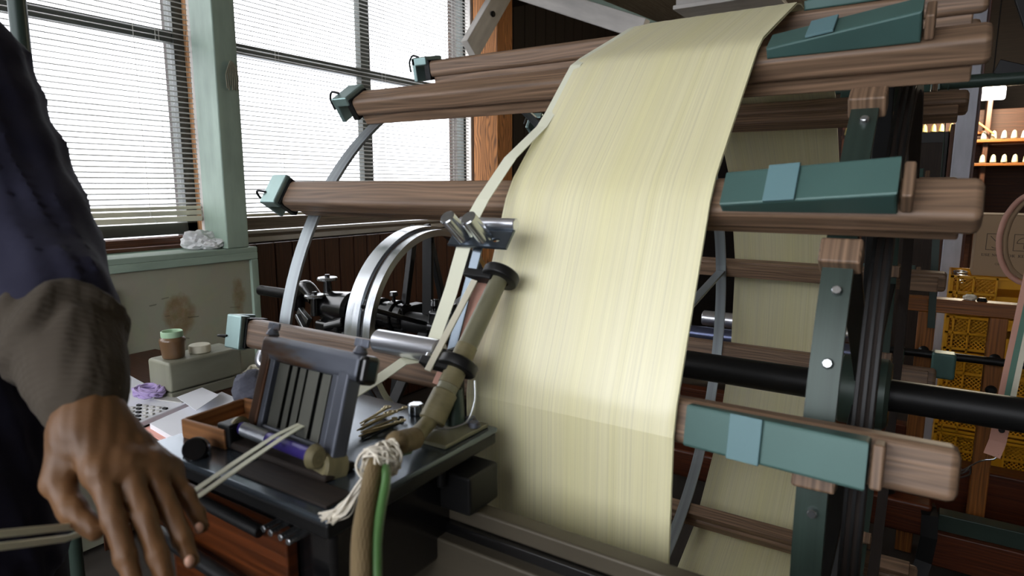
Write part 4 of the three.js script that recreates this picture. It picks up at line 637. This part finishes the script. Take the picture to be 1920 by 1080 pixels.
{
  const per = thing('person', 'person in a navy jacket over a brown knit, left hand holding the cream ribbons', 'person', [0, 0, 0]);
  const SH = [-1.06, 1.48, -0.325], EL = [-0.90, 1.272, -0.318], WR = [-0.648, 1.138, -0.266];
  // hand, fine grid
  const chain = (pts, rs) => pts.slice(1).map((p, i) => [pts[i], p, rs[i], rs[i + 1]]);
  const MC = [[-0.598, 1.099, -0.250], [-0.594, 1.098, -0.270], [-0.591, 1.090, -0.290], [-0.591, 1.081, -0.306]];
  const palm = [[[-0.68, 1.156, -0.272], WR, 0.027, 0.0245], [WR, [-0.64, 1.125, -0.252], 0.022, 0.019], ...MC.map((m, i) => [[WR[0] + 0.004, WR[1] - 0.004, WR[2] + (1.5 - i) * 0.008], m, 0.017, 0.0125 - i * 0.0006]), [MC[0], MC[1], 0.0115, 0.0115], [MC[1], MC[2], 0.0115, 0.011], [MC[2], MC[3], 0.011, 0.010]];
  const fingers = [
    chain([MC[0], [-0.564, 1.068, -0.243], [-0.544, 1.043, -0.240], [-0.530, 1.022, -0.239]], [0.0108, 0.0096, 0.0086, 0.0072]),
    chain([MC[1], [-0.556, 1.064, -0.264], [-0.535, 1.037, -0.261], [-0.521, 1.014, -0.260]], [0.0110, 0.0098, 0.0088, 0.0074]),
    chain([MC[2], [-0.557, 1.060, -0.286], [-0.539, 1.039, -0.286], [-0.527, 1.021, -0.286]], [0.0104, 0.0094, 0.0084, 0.0070]),
    chain([MC[3], [-0.567, 1.061, -0.308], [-0.555, 1.048, -0.309], [-0.547, 1.036, -0.309]], [0.0094, 0.0082, 0.0074, 0.0062]),
  ], thumb = chain([[-0.644, 1.122, -0.250], [-0.632, 1.090, -0.230], [-0.604, 1.072, -0.228], [-0.580, 1.058, -0.234]], [0.017, 0.0125, 0.011, 0.0088]);
  const fp = field([...palm, thumb[0]], 0.014), ff = fingers.map((c) => field(c, 0.004)), ft = field(thumb, 0.005);
  const handF = (x, y, z) => { let s = fp(x, y, z), d = 1e3; for (const f of [...ff, ft]) d = Math.min(d, f(x, y, z)); const h = Math.max(0.006 - Math.abs(s - d), 0) / 0.006; s = Math.min(s, d) - h * h * 0.0015; for (let i = 0; i < 4; i++) { const q = MC[i], dx = x - q[0] - 0.001, dy = y - q[1] - 0.007, dz = z - q[2]; s -= 0.0022 * Math.exp(-(dx * dx + dy * dy + dz * dz) / 0.00005); } return s + 0.0006 * Math.sin(x * 420 + y * 300) * Math.sin(z * 380 + y * 210); };
  const gHand = nets(handF, [-0.715, 0.995, -0.335], [-0.505, 1.195, -0.205], 0.0026);
  // other hand, resting at the far side of the body
  const W2 = [-0.86, 1.06, 0.10], hand2 = [[[-0.90, 1.085, 0.10], W2, 0.026, 0.024]]; for (let i = 0; i < 4; i++) { const m = [W2[0] + 0.075, W2[1] - 0.02 + 0.003 * i, W2[2] + 0.03 - i * 0.02]; hand2.push([W2, m, 0.016, 0.0115]); hand2.push([m, [m[0] + 0.04, m[1] - 0.02, m[2]], 0.0098, 0.0088]); hand2.push([[m[0] + 0.04, m[1] - 0.02, m[2]], [m[0] + 0.055 - 0.004 * i, m[1] - 0.05, m[2]], 0.0086, 0.0072]); } hand2.push([W2, [W2[0] + 0.03, W2[1] - 0.01, W2[2] - 0.045], 0.015, 0.0115]); hand2.push([[W2[0] + 0.03, W2[1] - 0.01, W2[2] - 0.045], [W2[0] + 0.07, W2[1] - 0.03, W2[2] - 0.05], 0.011, 0.0085]);
  const gHand2 = nets(field(hand2, 0.006), [-0.95, 0.95, 0.02], [-0.70, 1.13, 0.17], 0.004);
  const S2 = [-1.06, 1.47, -0.01], E2 = [-1.04, 1.18, 0.12];
  const bodyB = [[SH, EL, 0.045, 0.038], [EL, WR, 0.038, 0.024], [S2, E2, 0.045, 0.038], [E2, [-0.90, 1.085, 0.10], 0.038, 0.025], [[-1.10, 1.0, -0.21], [-1.10, 1.40, -0.21], 0.12, 0.13], [SH, S2, 0.05, 0.05], [[-1.09, 1.48, -0.21], [-1.06, 1.63, -0.21], 0.055, 0.05],
    [[-1.10, 0.92, -0.29], [-1.10, 0.50, -0.30], 0.08, 0.06], [[-1.10, 0.50, -0.30], [-1.12, 0.09, -0.30], 0.055, 0.04], [[-1.10, 0.92, -0.13], [-1.10, 0.50, -0.12], 0.08, 0.06], [[-1.10, 0.50, -0.12], [-1.12, 0.09, -0.12], 0.055, 0.04],
    [[-1.075, 1.760, -0.21], [-1.045, 1.700, -0.21], 0.088, 0.068], [[-0.985, 1.715, -0.21], [-0.967, 1.698, -0.21], 0.008, 0.012], [[-1.06, 1.720, -0.295], [-1.06, 1.690, -0.292], 0.014, 0.009], [[-1.06, 1.720, -0.125], [-1.06, 1.690, -0.128], 0.014, 0.009]];
  const gBody = nets(field(bodyB, 0.03, (x, y, z, s) => { for (const e of [-0.242, -0.178]) { const r = (x + 0.985) ** 2 + (y - 1.735) ** 2 + (z - e) ** 2; s += 0.008 * Math.exp(-r / 0.0002); } const m = (x + 0.975) ** 2 * 0.5 + ((y - 1.658) * 3) ** 2 + (z + 0.21) ** 2; return s + 0.004 * Math.exp(-m / 0.0006); }), [-1.30, 0.03, -0.45], [-0.60, 1.90, 0.20], 0.012);
  mesh('body', [gBody, gHand, gHand2], mSkin, per);
  const nails = mesh('fingernail', [[[-0.528, 1.028, -0.2345]], [[-0.518, 1.021, -0.2555]], [[-0.5235, 1.028, -0.283]], [[-0.544, 1.042, -0.305]]].map(([p]) => { const g = clean(new THREE.SphereGeometry(1, 10, 8)); g.scale(0.0035, 0.0055, 0.0045); g.translate(p[0] + 0.004, p[1] - 0.002, p[2] + 0.003); return g; }), mat('nail', '#c99c86', 0.35), per); nails.userData.kind = 'stuff';
  // clothing
  const fold = (x, y, z, s) => s + 0.0035 * Math.sin(55 * x + 38 * y + 9 * Math.sin(30 * z)) + 0.002 * Math.sin(120 * y - 40 * z + 30 * x);
  mesh('jacket', [nets(field([[[-1.085, 1.50, -0.325], [-1.005, 1.36, -0.325], 0.086, 0.080], [[-1.005, 1.36, -0.325], [-0.925, 1.28, -0.322], 0.079, 0.074], [[-0.925, 1.28, -0.322], [-0.788, 1.222, -0.303], 0.071, 0.062], [S2, E2, 0.075, 0.065], [E2, [-0.93, 1.098, 0.10], 0.062, 0.055], [[-1.07, 0.90, -0.21], [-1.08, 1.38, -0.21], 0.18, 0.175], [[-1.07, 1.47, -0.30], [-1.09, 1.47, 0.02], 0.085, 0.085], [[-1.09, 1.51, -0.21], [-1.075, 1.56, -0.21], 0.075, 0.072]], 0.06, fold), [-1.36, 0.68, -0.46], [-0.70, 1.68, 0.24], 0.011)], mNavy, per);
  const knit = (x, y, z, s) => { const t = (x + 0.82) * 0.85 - (y - 1.24) * 0.5; return s + 0.0042 * Math.sin(t * 130 + 2 * Math.sin(z * 60)) * (t < 0.115 ? 1 : 0.15) + 0.001 * Math.sin(z * 300 + y * 200); };
  mesh('knit_sleeve', [nets(field([[[-0.81, 1.235, -0.303], [-0.745, 1.197, -0.290], 0.042, 0.055], [[-0.745, 1.197, -0.290], [-0.700, 1.170, -0.280], 0.053, 0.044], [[-0.700, 1.170, -0.280], [-0.668, 1.150, -0.271], 0.040, 0.0385]], 0.018, knit), [-0.90, 1.08, -0.38], [-0.61, 1.32, -0.20], 0.005)], mSweater, per);
  mesh('trousers', [nets(field([[[-1.10, 0.94, -0.28], [-1.10, 0.50, -0.30], 0.12, 0.09], [[-1.10, 0.50, -0.30], [-1.12, 0.10, -0.30], 0.088, 0.075], [[-1.10, 0.94, -0.14], [-1.10, 0.50, -0.12], 0.12, 0.09], [[-1.10, 0.50, -0.12], [-1.12, 0.10, -0.12], 0.088, 0.075]], 0.03), [-1.30, 0.02, -0.40], [-0.92, 1.10, 0.14], 0.014)], mTrouser, per);
  for (const z of [-0.30, -0.12]) mesh('shoe', [nets(field([[[-1.14, 0.05, z], [-1.02, 0.042, z], 0.046, 0.040], [[-1.13, 0.09, z], [-1.12, 0.11, z], 0.045, 0.042]], 0.03, (x, y, zz, s) => Math.max(s, 0.002 - y)), [-1.24, -0.01, z - 0.08], [-0.95, 0.18, z + 0.08], 0.01)], mIron, per);
  mesh('hair', [nets(field([[[-1.10, 1.78, -0.21], [-1.085, 1.76, -0.21], 0.100, 0.098]], 0.03, (x, y, z, s) => Math.max(s + 0.002 * Math.sin(z * 180), 1.74 - y - 0.6 * (-1.06 - x), x + 1.005 - 0.3 * (y - 1.78))), [-1.24, 1.58, -0.28], [-0.95, 1.92, 0.0], 0.009)], mHair, per);
}
renderer.render(scene, camera);
